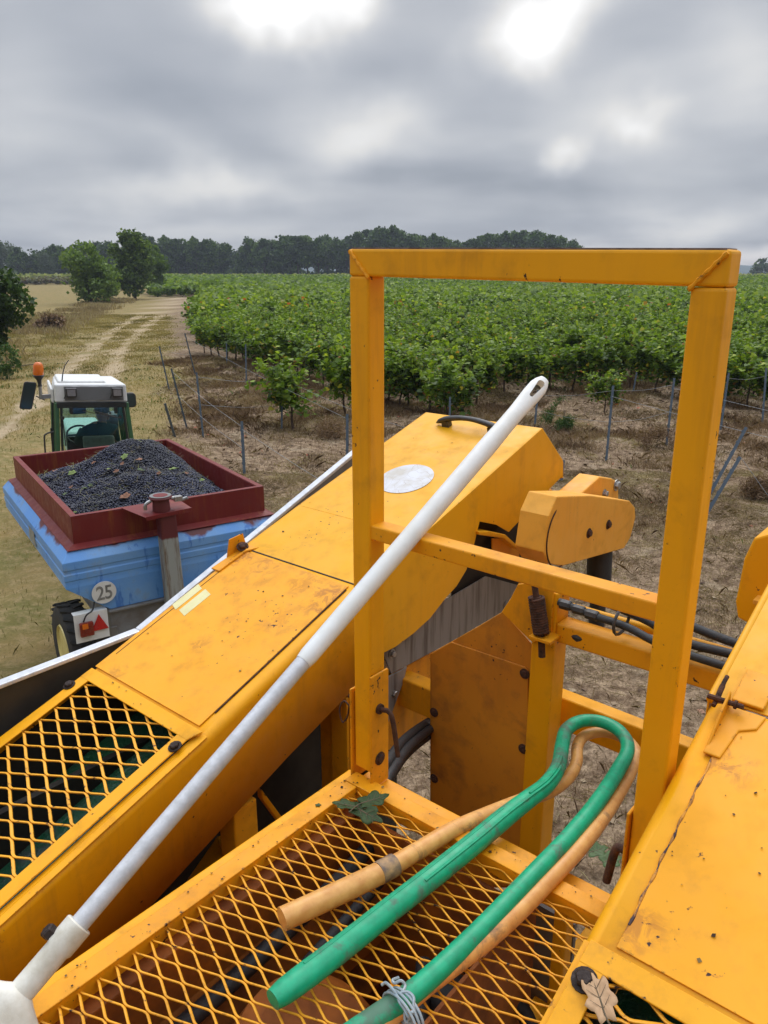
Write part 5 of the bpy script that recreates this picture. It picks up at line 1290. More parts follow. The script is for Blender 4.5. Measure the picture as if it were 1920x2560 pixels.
for xx in (.20, CW - .13):
    wl_ = MB(); kbox(wl_, xx - .065, xx + .065, -.09, -.022, ZT - .155, ZT - .04); WLp = mkobj('work_lamp', wl_, 'blackplastic', ROOF, bevel=.012)
    wl_ = MB(); kbox(wl_, xx - .048, xx + .048, -.094, -.0905, ZT - .138, ZT - .056); mkobj('lens', wl_, 'glasslens' if False else 'zinc', WLp)
    wl_ = MB(); wl_.tube([K(xx - .06, -.02, ZT - .12), K(xx - .09, -.02, ZT - .18)], .006, 6); mkobj('lamp_bracket', wl_, 'blackplastic', WLp)
# cab frame, tapering outwards downwards
FR = .07; zb = .90
def quadbar(mb, p, q, r): mb.tube([p, q], r, 8)
cf = MB()
X0t, X1t, X0b, X1b = .02, CW - .02, -.05, CW + .05
for (xt, xb, y) in ((X0t, X0b, .02), (X1t, X1b, .02), (X0t, X0b, 1.08), (X1t, X1b, 1.08), (X0t, X0b, .70), (X1t, X1b, .70)):
    cf.beam(K(xt, y, ZB), K(xb, y, zb), KX, KY, .055, .055)
cf.beam(K(X0b, .0, zb), K(X1b, .0, zb), KY, ZX, .06, .06); cf.beam(K(X0b, 0, zb), K(X0b, 1.35, zb), KX, ZX, .06, .06); cf.beam(K(X1b, 0, zb), K(X1b, 1.35, zb), KX, ZX, .06, .06)
mkobj('cab_frame', cf, 'fender', KT, bevel=.01)
tb_ = MB(); tb_.beam(K(X0t, .0, ZB - .03), K(X1t, .0, ZB - .03), KY, ZX, .05, .07); tb_.beam(K(X0t + .05, -.005, ZB), K(X0b + .055, -.005, zb), KX, KY, .03, .03); tb_.beam(K(X1t - .05, -.005, ZB), K(X1b - .055, -.005, zb), KX, KY, .03, .03)
tb_.beam(K(X0t, 1.36, ZB - .02), K(X1t, 1.36, ZB - .02), KY, ZX, .04, .05)
mkobj('window_seal', tb_, 'cabdark', KT, bevel=.006)
gl_ = MB(); gl_.add([K(X0t + .05, -.008, ZB - .05), K(X1t - .05, -.008, ZB - .05), K(X1b - .06, -.008, zb + .03), K(X0b + .06, -.008, zb + .03)], [(0, 1, 2, 3)])
RW = mkobj('rear_window', gl_, 'glass', KT)
for k, (a, b) in enumerate((((X0t - .005, X0b - .005)), ((X1t + .005, X1b + .005)))):
    gl_ = MB(); gl_.add([K(a, .05, ZB - .03), K(a, 1.33, ZB - .03), K(b, 1.33, zb + .03), K(b, .05, zb + .03)], [(0, 1, 2, 3)]); mkobj('side_window', gl_, 'glass', KT)
gl_ = MB(); gl_.add([K(X0t + .03, 1.37, ZB - .03), K(X1t - .03, 1.37, ZB - .03), K(X1b - .03, 1.37, zb + .2), K(X0b + .03, 1.37, zb + .2)], [(0, 1, 2, 3)]); mkobj('windscreen', gl_, 'glass', KT)
wpm = MB(); wpm.tube([K(CW * .50, -.03, ZB - .10), K(CW * .82, -.035, ZB - .19)], .008, 6); wpm.tube([K(CW * .36, -.045, ZB - .10), K(CW * .86, -.045, ZB - .20)], .005, 6); wpm.lathe(K(CW * .87, -.02, ZB - .19), -KY, [(.02, 0), (.02, .015)], 12); mkobj('rear_wiper', wpm, 'blackplastic', RW)
wpm = MB(); wpm.tube([K(.07, -.03, ZB - .20), K(.075, -.03, ZB - .55)], .007, 6); wpm.lathe(K(.07, -.02, ZB - .19), -KY, [(.022, 0), (.022, .02)], 12); mkobj('gas_strut', wpm, 'blackplastic', RW)
for xx in (.18, CW - .16):
    wpm = MB(); kbox(wpm, xx - .022, xx + .022, -.03, -.008, ZB - .14, ZB - .05); mkobj('window_hinge', wpm, 'cabdark', RW, bevel=.01)
# bonnet, dashboard, fenders, wheels
bn = MB(); kbox(bn, .17, CW - .17, 1.45, 2.75, .85, 1.30); mkobj('bonnet', bn, 'hoodwhite', KT, bevel=.06, segs=4)
db_ = MB(); kbox(db_, .15, CW - .15, 1.15, 1.36, .8, 1.28); kbox(db_, -.02, CW + .02, .05, 1.35, .80, .88); DB_ = mkobj('dashboard', db_, 'cabdark', KT, bevel=.02)
sw = MB(); swc = K(.32, 1.02, 1.33); swn = nrm(ZX - KY * .8); sU = KX; sV = np.cross(swn, sU)
sw.tube([swc + .17 * (sU * math.cos(a) + sV * math.sin(a)) for a in np.linspace(0, 2 * math.pi, 30)], .014, 8); sw.tube([swc, swc - swn * .25], .02, 8); sw.tube([swc - sU * .16, swc + sU * .16], .012, 6); mkobj('steering_wheel', sw, 'cabdark', KT, smooth=True)
st = MB(); kbox(st, .30, .72, .22, .62, 1.02, 1.12); kbox(st, .30, .70, .16, .24, 1.08, 1.46); mkobj('seat', st, 'seat', KT, bevel=.03)
bx2 = MB(); kbox(bx2, CW - .20, CW - .04, .9, 1.3, .9, 1.62); mkobj('side_console', bx2, 'greymetal', KT, bevel=.01)
for xx, s_ in ((-.02, -1), (CW + .02, 1)):
    fd = MB(); kbox(fd, min(xx, xx + s_ * .16), max(xx, xx + s_ * .16), .02, .95, .92, .98); mkobj('fender', fd, 'fender', KT, bevel=.02)
    wheel(KT, K(xx + s_ * .06, .48, .49), KX, .49, .24, .27, 'wheelyellow', 'rear_wheel', 20)
    wheel(KT, K(xx - s_ * .05, 2.25, .33), KX, .33, .18, .18, 'wheelyellow', 'front_wheel', 18)
# grab handle and door parts on the left
gh = MB(); gh.tube(catmull([K(-.05, .02, 1.56), K(-.14, -.02, 1.54), K(-.17, -.02, 1.46), K(-.17, -.02, 1.0), K(-.10, 0, .95)], 5), .011, 8); mkobj('grab_rail', gh, 'blackplastic', KT, smooth=True)
gh = MB(); kbox(gh, -.20, -.08, -.05, .03, 1.02, 1.07); gh.beam(K(-.03, .05, 1.93), K(-.10, .05, 1.0), KX, KY, .02, .04); gh.beam(K(-.075, .07, 1.6), K(-.085, .07, 1.0), KX, KY, .02, .04); mkobj('door_edge', gh, 'cabdark', KT, bevel=.004)
# amber beacon on its pole
def kpx(px, py, v=.15): p = kY(px, py, v); return KO + KX * p[0] + KY * p[1] + ZX * p[2]
bc = MB(); b0 = kpx(102, 998); b1 = kpx(100, 966); b2 = kpx(97, 944); b3 = kpx(96, 908)
bc.tube([b0, b1], .02, 10); bc.beam(kpx(104, 992), kpx(130, 990), KY, ZX, .04, .05); mkobj('beacon_post', bc, 'zinc', KT)
bdir = nrm(b3 - b2); bc = MB(); bc.lathe(b1, nrm(b2 - b1), [(.03, 0), (.022, .03), (.03, .08), (.062, .125), (.068, .14), (.06, .145)], 20); BCN = mkobj('beacon', bc, 'blackplastic', KT, smooth=True)
bt = b1 + nrm(b2 - b1) * .142; bc = MB(); bc.lathe(bt, bdir, [(.060, 0), (.063, .02), (.060, .12), (.045, .145), (.030, .16), (.01, .162)], 24); mkobj('amber_dome', bc, 'amber', BCN, smooth=True)
# mirrors
def slab(mb, c, ax, ay, az, hx, hy, hz, r=.03, n=5):
    pts = []
    for sx, sy, a0 in ((1, 1, 0), (-1, 1, 90), (-1, -1, 180), (1, -1, 270)):
        for k in range(n + 1):
            a = rad(a0 + 90 * k / n); pts.append(c + ax * (sx * (hx - r) + r * math.cos(a)) + ay * (sy * (hy - r) + r * math.sin(a)) - az * hz)
    mb.prism(pts, az * 2 * hz); return mb
mcn = kpx(70, 989); fx_ = nrm(kpx(84, 990) - kpx(56, 988)); uy = nrm(kpx(76, 957) - kpx(64, 1022)); fz = nrm(np.cross(fx_, uy))
hx_ = np.linalg.norm(kpx(86, 990) - kpx(52, 990)) / 2; hy_ = np.linalg.norm(kpx(76, 956) - kpx(62, 1024)) / 2
mb = MB(); slab(mb, mcn, fx_, uy, fz, hx_ * .95, hy_, .018); MI = mkobj('wing_mirror', mb, 'blackplastic', KT, bevel=.006)
toc = nrm(CAM - mcn); sgn = 1 if np.dot(fz, toc) > 0 else -1
mb = MB(); slab(mb, mcn + fz * sgn * .019, fx_, uy, fz, hx_ * .95 - .014, hy_ - .014, .0015); mkobj('mirror_glass', mb, 'mirror', MI)
mb = MB(); mb.tube(catmull([kpx(90, 990), kpx(98, 994), kpx(112, 1000)], 4), .008, 6); mkobj('mirror_arm', mb, 'blackplastic', MI)
mcn = kpx(325, 1000, .4); mb = MB(); slab(mb, mcn, KX, ZX, KY, .078, .100, .03, .05); MI = mkobj('wing_mirror', mb, 'blackplastic', KT, bevel=.01)
mb = MB(); slab(mb, mcn - KY * .031, KX, ZX, KY, .064, .085, .0015, .045); mkobj('mirror_glass', mb, 'mirror', MI)
mb = MB(); mb.tube([mcn, K(CW, .4, ZB - .05)], .009, 6); mkobj('mirror_arm', mb, 'blackplastic', MI)
mb = MB(); slab(mb, kpx(194, 1025, .9), KX, ZX, KY, .11, .055, .012, .03); mkobj('interior_mirror', mb, 'blackplastic', KT, bevel=.004)
# whip aerial
mb = MB(); mb.tube(catmull([kpx(155, 953), kpx(157, 935), kpx(162, 915), kpx(172, 900)], 6), np.linspace(.008, .005, 19), 6); mkobj('aerial', mb, 'blackplastic', ROOF, smooth=True)

# driver: one continuous skinned body, seated and looking over the right shoulder
def skinned(name, joints, edges, radii, mat, parent, sub=2, origin=np.zeros(3)):
    me = bpy.data.meshes.new(name); me.from_pydata([tuple(np.array(j) - origin) for j in joints], edges, []); me.materials.append(M[mat])
    o = bpy.data.objects.new(name, me); C.objects.link(o)
    if parent is not None: o.parent = parent
    s_ = o.modifiers.new('skin', 'SKIN'); s_.use_smooth_shade = True
    for v, r_ in zip(me.skin_vertices[0].data, radii): v.radius = (r_, r_) if np.isscalar(r_) else r_
    me.skin_vertices[0].data[0].use_root = True
    sb_ = o.modifiers.new('sub', 'SUBSURF'); sb_.levels = sub; sb_.render_levels = sub
    return o
DO = K(.50, .42, .985)
DRV = thing('person', 'driver in a dark teal top seated in the tractor cab, turned to the right', 'person', DO)
def D_(x, y, z): return DO + KX * x + KY * y + ZX * z
J = [D_(0, .02, .06), D_(.0, .05, .22), D_(.03, .09, .40), D_(.07, .12, .53), D_(.10, .14, .60), D_(.115, .15, .69), D_(.12, .16, .76),
     D_(-.13, .13, .49), D_(-.22, .28, .30), D_(-.13, .48, .27), D_(.22, .14, .49), D_(.27, .20, .25), D_(.22, .40, .20),
     D_(-.10, .06, .04), D_(-.16, .46, .06), D_(-.16, .55, -.25), D_(.10, .06, .04), D_(.16, .46, .06), D_(.16, .55, -.25)]
E_ = [(0, 1), (1, 2), (2, 3), (3, 4), (4, 5), (5, 6), (3, 7), (7, 8), (8, 9), (3, 10), (10, 11), (11, 12), (0, 13), (13, 14), (14, 15), (0, 16), (16, 17), (17, 18)]
Rr = [(.15, .12), (.15, .11), (.17, .12), (.13, .09), (.058, .055), (.095, .085), (.088, .08), .075, .052, .036, .075, .052, .036, .095, .075, .05, .095, .075, .05]
BODY = skinned('body', J, E_, Rr, 'skin', DRV, 2, wpos(DRV))
# clothing over the same body, a little larger
JT = J[:4] + [D_(-.14, .13, .49), D_(-.22, .27, .31), D_(-.16, .42, .275), D_(.23, .14, .49), D_(.27, .20, .26), D_(.235, .33, .215), D_(.088, .13, .575)]
ET = [(0, 1), (1, 2), (2, 3), (3, 4), (4, 5), (5, 6), (3, 7), (7, 8), (8, 9), (3, 10)]
skinned('sweater', JT, ET, [(.165, .13), (.17, .125), (.19, .135), (.15, .105), .09, .068, .052, .09, .068, .052, .075], 'shirt', DRV, 2, wpos(DRV))
skinned('trousers', [J[0], J[13], J[14], J[15], J[16], J[17], J[18]], [(0, 1), (1, 2), (2, 3), (0, 4), (4, 5), (5, 6)], [(.155, .125), .11, .09, .065, .11, .09, .065], 'trousers', DRV, 2, wpos(DRV))
hc = D_(.12, .16, .735); fdir = nrm(KX * .92 - KY * .30); sdir = np.cross(ZX, fdir)
hm = MB(); hm.lathe(hc + ZX * .01, ZX, [(.02, .115), (.06, .108), (.088, .08), (.098, .04), (.098, .0), (.088, -.03)], 20); 
mkobj('hair', hm, 'hair', DRV, smooth=True)
fm = MB()
fm.tube(catmull([hc + fdir * .082 + ZX * .005, hc + fdir * .112 - ZX * .022, hc + fdir * .092 - ZX * .035], 4), [.009] * 4 + [.013] * 4 + [.007], 8)
for s_ in (-1, 1): fm.lathe(hc + sdir * s_ * .088 - ZX * .02, sdir * s_, [(.022, 0), (.026, .008), (.014, .014)], 10)
fm.tube([hc + fdir * .088 - ZX * .065 - sdir * .022, hc + fdir * .094 - ZX * .065, hc + fdir * .088 - ZX * .065 + sdir * .022], .007, 6)
fm.tube([hc + fdir * .05 - ZX * .09, hc + fdir * .085 - ZX * .10], .022, 8)
mkobj('face', fm, 'skin', DRV, smooth=True)
em = MB()
for s_ in (-1, 1): em.lathe(hc + fdir * .086 + sdir * s_ * .03 + ZX * .006, fdir, [(.010, 0), (.008, .006), (.003, .008)], 10)
mkobj('eyes', em, 'cabdark', DRV, smooth=True)
for s_, wr in ((-1, J[9]), (1, J[12])):     # hands: palm, four bent fingers, thumb
    pj = [wr, wr + KY * .05, wr + KY * .085]; ed = [(0, 1), (1, 2)]; rdd = [.028, .034, .030]
    for k in range(4):
        b = len(pj); off = KX * (.033 - .022 * k) * s_; ln = (.030, .036, .034, .026)[k]
        pj += [wr + KY * .088 + off, wr + KY * (.088 + ln) + off - ZX * .008, wr + KY * (.088 + ln * 1.4) + off - ZX * .032, wr + KY * (.088 + ln * 1.1) + off - ZX * .050]
        ed += [(2, b), (b, b + 1), (b + 1, b + 2), (b + 2, b + 3)]; rdd += [.010, .0095, .009, .008]
    b = len(pj); pj += [wr + KY * .04 - KX * s_ * .035, wr + KY * .075 - KX * s_ * .050 - ZX * .02]; ed += [(1, b), (b, b + 1)]; rdd += [.012, .010]
    skinned('hand', pj, ed, rdd, 'skin', DRV, 1, wpos(DRV))


# ================================================================== vegetation
def tuft_field(name, n, region, dens, hgt, wid, mat, label, tiltamp=.5, tintf=None, seed=1, curl=.5):
    """thin bent blades growing out of the ground, as one uncountable mass"""
    r = np.random.default_rng(seed); x0, x1, y0, y1 = region
    X = r.uniform(x0, x1, n * 6); Y = np.sqrt(r.uniform(y0 ** 2, y1 ** 2, n * 6)) if y0 > 0 else r.uniform(y0, y1, n * 6)
    k = r.uniform(0, 1, n * 6) < dens(X, Y); X = X[k][:n]; Y = Y[k][:n]; m = len(X)
    Zg = ghz(X, Y); a = r.uniform(0, 2 * np.pi, m); sc = np.maximum(1, Y / 11.0)
    h = hgt * r.uniform(.35, 1.3, m) * np.minimum(sc, 1.8) ** .4; w_ = wid * r.uniform(.6, 1.4, m) * sc
    lean = np.abs(r.normal(0, tiltamp, m)) * h; la = r.uniform(0, 2 * np.pi, m)
    dx, dy = np.cos(a) * w_ / 2, np.sin(a) * w_ / 2; lx, ly = np.cos(la) * lean, np.sin(la) * lean
    V = np.zeros((m, 5, 3))
    V[:, 0] = np.stack([X - dx, Y - dy, Zg - .01], 1); V[:, 1] = np.stack([X + dx, Y + dy, Zg - .01], 1)
    V[:, 2] = np.stack([X + dx * .7 + lx * curl, Y + dy * .7 + ly * curl, Zg + h * .62], 1)
    V[:, 3] = np.stack([X + lx * 1.35, Y + ly * 1.35, Zg + h * .95], 1)
    V[:, 4] = np.stack([X - dx * .7 + lx * curl, Y - dy * .7 + ly * curl, Zg + h * .62], 1)
    t = r.uniform(0, 1, m) if tintf is None else np.clip(tintf(X, Y) + r.normal(0, .17, m), 0, 1)
    o = npmesh(name, V.reshape(-1, 3), np.arange(m * 5).reshape(m, 5), mat, tint=np.repeat(t, 5))
    return tagp(o, label=label, cat=None, kind='stuff')
def inview(X, Y): return (np.abs(X) < .56 * Y + 1.2)
def d_dry(X, Y):
    c = vnoise(X, Y, .9, 21) * .6 + vnoise(X, Y, 2.7, 22) * .4
    return inview(X, Y) * soilmask(X, Y) * np.clip((c - .40) * 3.6, .06, 1) * np.minimum(1, 11 / Y) ** .5
dry = tuft_field('dry_grass', 230000, (-12, 15, 2.5, 34), d_dry, .05, .0048, 'drygrass', 'flattened dry straw-coloured weeds covering the bare vineyard soil', 1.1, lambda x, y: vnoise(x, y, 1.7, 31), 2)
tuft_field('dry_straw', 230000, (-6, 9, 2.5, 14), lambda X, Y: inview(X, Y) * soilmask(X, Y) * np.clip((vnoise(X, Y, 1.3, 23) * .5 + vnoise(X, Y, 4.3, 24) * .5 - .33) * 4, .1, 1), .022, .0042, 'drygrass', 'loose pale straw lying on the soil nearest the machine', 2.6, lambda x, y: vnoise(x, y, 2.6, 35), 12, .75)
def d_brown(X, Y):
    c = vnoise(X, Y, .75, 41) * .65 + vnoise(X, Y, 2.1, 42) * .35
    return inview(X, Y) * soilmask(X, Y) * np.clip((c - .52) * 6, .03, 1) * np.minimum(1, 11 / Y) ** .5
tuft_field('brown_weeds', 190000, (-12, 15, 3, 34), d_brown, .11, .0046, 'brownweed', 'tangled dead reddish-brown weed patches between the posts', .7, lambda x, y: vnoise(x, y, 1.3, 33), 3)
def d_grass(X, Y):
    c = vnoise(X, Y, .8, 51) * .6 + vnoise(X, Y, 2.4, 52) * .4
    return inview(X, Y) * (1 - soilmask(X, Y)) * (1 - .85 * rutmask(X, Y)) * np.clip((c - .3) * 3, .12, 1) * np.minimum(1, 12 / Y) ** .6
tuft_field('meadow_grass', 230000, (-42, 4, 3.5, 75), d_grass, .06, .0065, 'grass', 'short yellow-green meadow grass on both sides of the track', .6, lambda x, y: vnoise(x, y, .5, 53) * .8 + .1, 4)
def d_tall(X, Y):
    d = dseg(X, Y, rutL); side = X < np.interp(Y, rutL[::-1, 1][np.argsort(rutL[::-1, 1])], rutL[::-1, 0][np.argsort(rutL[::-1, 1])])
    c = vnoise(X, Y, .5, 61)
    return inview(X, Y) * side * np.clip(1 - np.abs(d - (4 + .03 * Y)) / 3.5, 0, 1) * np.clip((c - .35) * 3, 0, 1)
tuft_field('tall_dry_grass', 60000, (-45, -4, 16, 110), d_tall, .30, .010, 'drygrass', 'tall straw-coloured grass along the left side of the track', .35, lambda x, y: .45 + .4 * vnoise(x, y, .4, 63), 5)
def d_green(X, Y):
    c = vnoise(X, Y, 1.1, 71); return inview(X, Y) * np.clip((c - .8) * 8, 0, 1) * .8
tuft_field('green_weeds', 7000, (-14, 15, 3, 34), d_green, .06, .016, 'greenweed', 'small green weeds scattered over the soil', .8, None, 6)
def crumbs():
    r = np.random.default_rng(9); n = 16000
    X = r.uniform(-12, 14, n); Y = np.sqrt(r.uniform(9, 32 ** 2, n)); k = r.uniform(0, 1, n) < soilmask(X, Y) * inview(X, Y); X, Y = X[k], Y[k]
    P, F, T = leaf_arrays(np.stack([X, Y, ghz(X, Y) + .012], 1), r.uniform(.015, .055, len(X)) * np.maximum(1, Y / 13), r, QUAD, .45, r.uniform(0, 1, len(X)))
    o = npmesh('leaf_litter', P, F, 'leaf_litter' if 'leaf_litter' in M else 'leafbrown', tint=T)
    tagp(o, label='curled dead leaves and bark crumbs lying on the soil', kind='stuff')
M['leaf_litter'] = leafmat('leaf_litter', [(0, (.07, .04, .025)), (.6, (.20, .13, .08)), (.93, (.32, .24, .15)), (1, (.40, .10, .06))], .05, .9)
crumbs()

# ---------------------------------------------------------------- grape vines
def vine_mesh(rng, nleaf, lsize, shape, h=1.62, L=1.45, thin=.40, hang=.22, nsh=15):
    """leaf centres for a trellised vine around its cordon"""
    pts = []
    per = nleaf // nsh
    for i in range(nsh):
        x0 = rng.uniform(-L / 2, L / 2); top = h * rng.uniform(.70, 1.16); side = rng.normal(0, 1.15)
        lean = rng.normal(0, .22); droop = rng.uniform(0, 1) ** 2 * 1.15; out = rng.normal(0, .26)
        t = rng.uniform(0, 1, per)
        x = x0 + lean * t + rng.normal(0, .075, per)
        y = side * thin * (.25 + .9 * t ** 1.4) * .62 + out * t ** 2.4 + rng.normal(0, .075, per)
        zt = .60 + (top - .60) * (t - droop * np.clip(t - .55, 0, 1) ** 2 * 1.9)
        pts.append(np.stack([x, y, zt + rng.normal(0, .07, per)], 1))
    k = int(nleaf * hang)
    pts.append(np.stack([rng.uniform(-L / 2, L / 2, k), rng.normal(0, .17, k), rng.uniform(.36, 1.1, k)], 1))
    c = np.concatenate(pts)
    s = lsize * rng.uniform(.6, 1.25, len(c))
    clump = vnoise(c[:, 0] * 3 + 50, c[:, 2] * 3 + c[:, 1] * 2 + 50, 1.6, int(rng.integers(1e6)))
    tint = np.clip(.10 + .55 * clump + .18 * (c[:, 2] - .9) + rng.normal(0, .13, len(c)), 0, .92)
    yl = rng.uniform(0, 1, len(c)); tint = np.where((yl > .975) | ((yl > .86) & (c[:, 2] < .9)), rng.uniform(.93, 1, len(c)), tint)
    return leaf_arrays(c, s, rng, shape, .85, tint)
def wood_mb(rng, h=.78, L=.95):
    mb = MB(); p = [(0, 0, -.05)]; x = y = 0
    for z in np.linspace(.12, h, 6):
        x += rng.normal(0, .018); y += rng.normal(0, .018); p.append((x, y, z))
    mb.tube(catmull(p, 3), np.linspace(.032, .02, (len(p) - 1) * 3 + 1), 7)
    for sg in (-1, 1):
        mb.tube(catmull([(x, y, h), (x + sg * .12, y, h + .06), (x + sg * L / 2, y + rng.normal(0, .03), h + .05)], 4), np.linspace(.016, .009, 9), 6)
    for i in range(7):
        xx = rng.uniform(-L / 2, L / 2); mb.tube([(xx, y, h + .05), (xx + rng.normal(0, .1), rng.normal(0, .12), h + .45), (xx + rng.normal(0, .18), rng.normal(0, .22), h + .8)], [.006, .005, .003], 4)
    return mb
ROWANG = math.atan2(ROW[1], ROW[0])
protos = []
for k in range(5):
    r = np.random.default_rng(100 + k)
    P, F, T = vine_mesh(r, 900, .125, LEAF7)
    e = thing('grape_vine', 'leafy green grapevine in the trellised rows of the vineyard', 'grapevine', (0, 0, 0), 'grapevines in the trellised rows')
    npmesh('foliage', P, F, 'vine', e, T)
    mkobj('trunk', wood_mb(r), 'vinewood', e, smooth=True)
    protos.append(e)
lite = []
for k in range(4):
    r = np.random.default_rng(200 + k)
    P, F, T = vine_mesh(r, 330, .17, QUAD, thin=.40); lite.append((P.reshape(-1, 4, 3), T.reshape(-1, 4)))
def in_vineyard(x, y):
    n = (vnoise(np.array([x]), np.array([y]), .35, 77)[0] - .5) * 2
    if y < 120:
        left = -6.6 - .262 * (y - 30) if y < 60 else -14.5 - .2 * (y - 60)
    else: left = -.29 * y
    if x < left: return False
    if y > 255: return False
    if x < -1.2: fr = 21.3 - (x + 1.2) * 1.75
    elif x < 3: fr = 20.0
    elif x < 8: fr = 22.3
    else: fr = 20.4
    return y > fr + n * .5
vines = []
o0 = np.array([-2.1, 17.85])
r = np.random.default_rng(5)
for i in range(-130, 200):
    base = o0 + CRS * (2.0 * i)
    for j in range(-40, 330):
        q = base + ROW * (j * 1.05 + (i % 3) * .2)
        if q[1] < 15 or q[1] > 265 or abs(q[0]) > .53 * q[1] + 3: continue
        if in_vineyard(q[0], q[1]) and r.uniform() > .03: vines.append((q[0], q[1]))
vines.sort(key=lambda q: q[0] ** 2 + q[1] ** 2)
def place_vine(k, x, y, sc=1.0, label=None, group=None, i=None):
    o = protos[k] if not used[k] else copy_tree(protos[k]); used[k] = True
    o.location = (float(x), float(y), float(ghz(np.array([x]), np.array([y]))[0]))
    o.rotation_euler = (random.uniform(-.05, .05), random.uniform(-.05, .05), ROWANG + (math.pi if random.random() < .5 else 0) + random.uniform(-.12, .12))
    o.scale = (sc * random.uniform(.95, 1.12), sc * random.uniform(.8, 1.25), sc * random.uniform(.84, 1.14))
    if label: o['label'] = label
    return o
used = [False] * 5
NEAR = 292
for k, (x, y) in enumerate(vines[:NEAR]): place_vine(random.randrange(5), x, y)
def solo(px, py, sc, label, k):
    q = at_g(px, py); o = copy_tree(protos[k]); o.location = tuple(q); o.rotation_euler = (0, 0, ROWANG + .2); o.scale = (sc, sc, sc); o['label'] = label
    del o['group']
    return o
solo(733, 1073, 1.04, 'lone vine with yellowing leaves standing alone in front of the rows', 1)
solo(1511, 1030, .62, 'small low vine at the foot of a stake, right of the white pole', 2)
solo(1120, 1062, .95, 'yellowing vine just behind the black hood handle', 3)
solo(1000, 1022, .9, 'dark green vine seen between the left yellow post and the hood handle', 4)
def mass(name, pts, mat, label, sub, lsize, hscale=1.0, tb=0.0, seed=1):
    r = np.random.default_rng(seed); VV = []; TT = []
    pts = np.array(pts); ks = r.integers(0, 4, len(pts))
    for k in range(4):
        q = pts[ks == k]
        if not len(q): continue
        P, T = lite[k]; m = len(q)
        nl = max(6, int(len(P) * sub))
        sel = np.stack([r.choice(len(P), nl, replace=False) for _ in range(m)])
        Q = P[sel]; tt = T[sel]
        cen = Q.mean(axis=2, keepdims=True); Q = cen + (Q - cen) * (lsize / .17)
        a = ROWANG + np.pi * r.integers(0, 2, m) + r.normal(0, .1, m); ca, sa = np.cos(a)[:, None, None], np.sin(a)[:, None, None]
        X = Q[..., 0] * ca - Q[..., 1] * sa; Y = Q[..., 0] * sa + Q[..., 1] * ca
        hs = (hscale * r.uniform(.76, 1.2, m))[:, None, None]
        O = np.stack([X + q[:, 0][:, None, None], Y + q[:, 1][:, None, None], Q[..., 2] * hs + gz0(q[:, 0], q[:, 1])[:, None, None]], -1)
        VV.append(O.reshape(-1, 3)); TT.append(np.clip(tt + tb + r.normal(0, .08, m)[:, None, None], 0, 1).reshape(-1))
    V = np.concatenate(VV)
    o = npmesh(name, V, np.arange(len(V)).reshape(-1, 4), mat, tint=np.concatenate(TT))
    return tagp(o, label=label, kind='stuff')
rest = vines[NEAR:]
ga = [q for q in rest if q[1] < 60]; gb = [q for q in rest if 60 <= q[1] < 120]; gc = [q for q in rest if q[1] >= 120]
mass('vineyard_rows', ga, 'vine', 'dense green vine rows filling the middle of the field', .85, .19, seed=11)
mass('vineyard_rows', gb, 'vine_far', 'green vine rows further across the field', .34, .30, seed=12)
mass('vineyard_rows', gc, 'vine_far', 'distant green vine rows below the tree line', .10, .58, .95, -.1, seed=13)
r = np.random.default_rng(15)
pal = np.stack([r.uniform(-150, 160, 2600), r.uniform(255, 276, 2600)], 1)
mass('pale_crop_strip', pal, 'vine_pale', 'thin strip of pale yellow-green crop at the far edge of the field', .12, .6, 1.0, 0, seed=16)
br = np.stack([r.uniform(-150, -52, 1500), r.uniform(196, 232, 1500)], 1); br = br[br[:, 0] < -.30 * br[:, 1]]
mass('browned_vine_rows', br, 'vine_brown', 'brownish vine rows beyond the meadow at left', .12, .5, .8, -.2, seed=17)

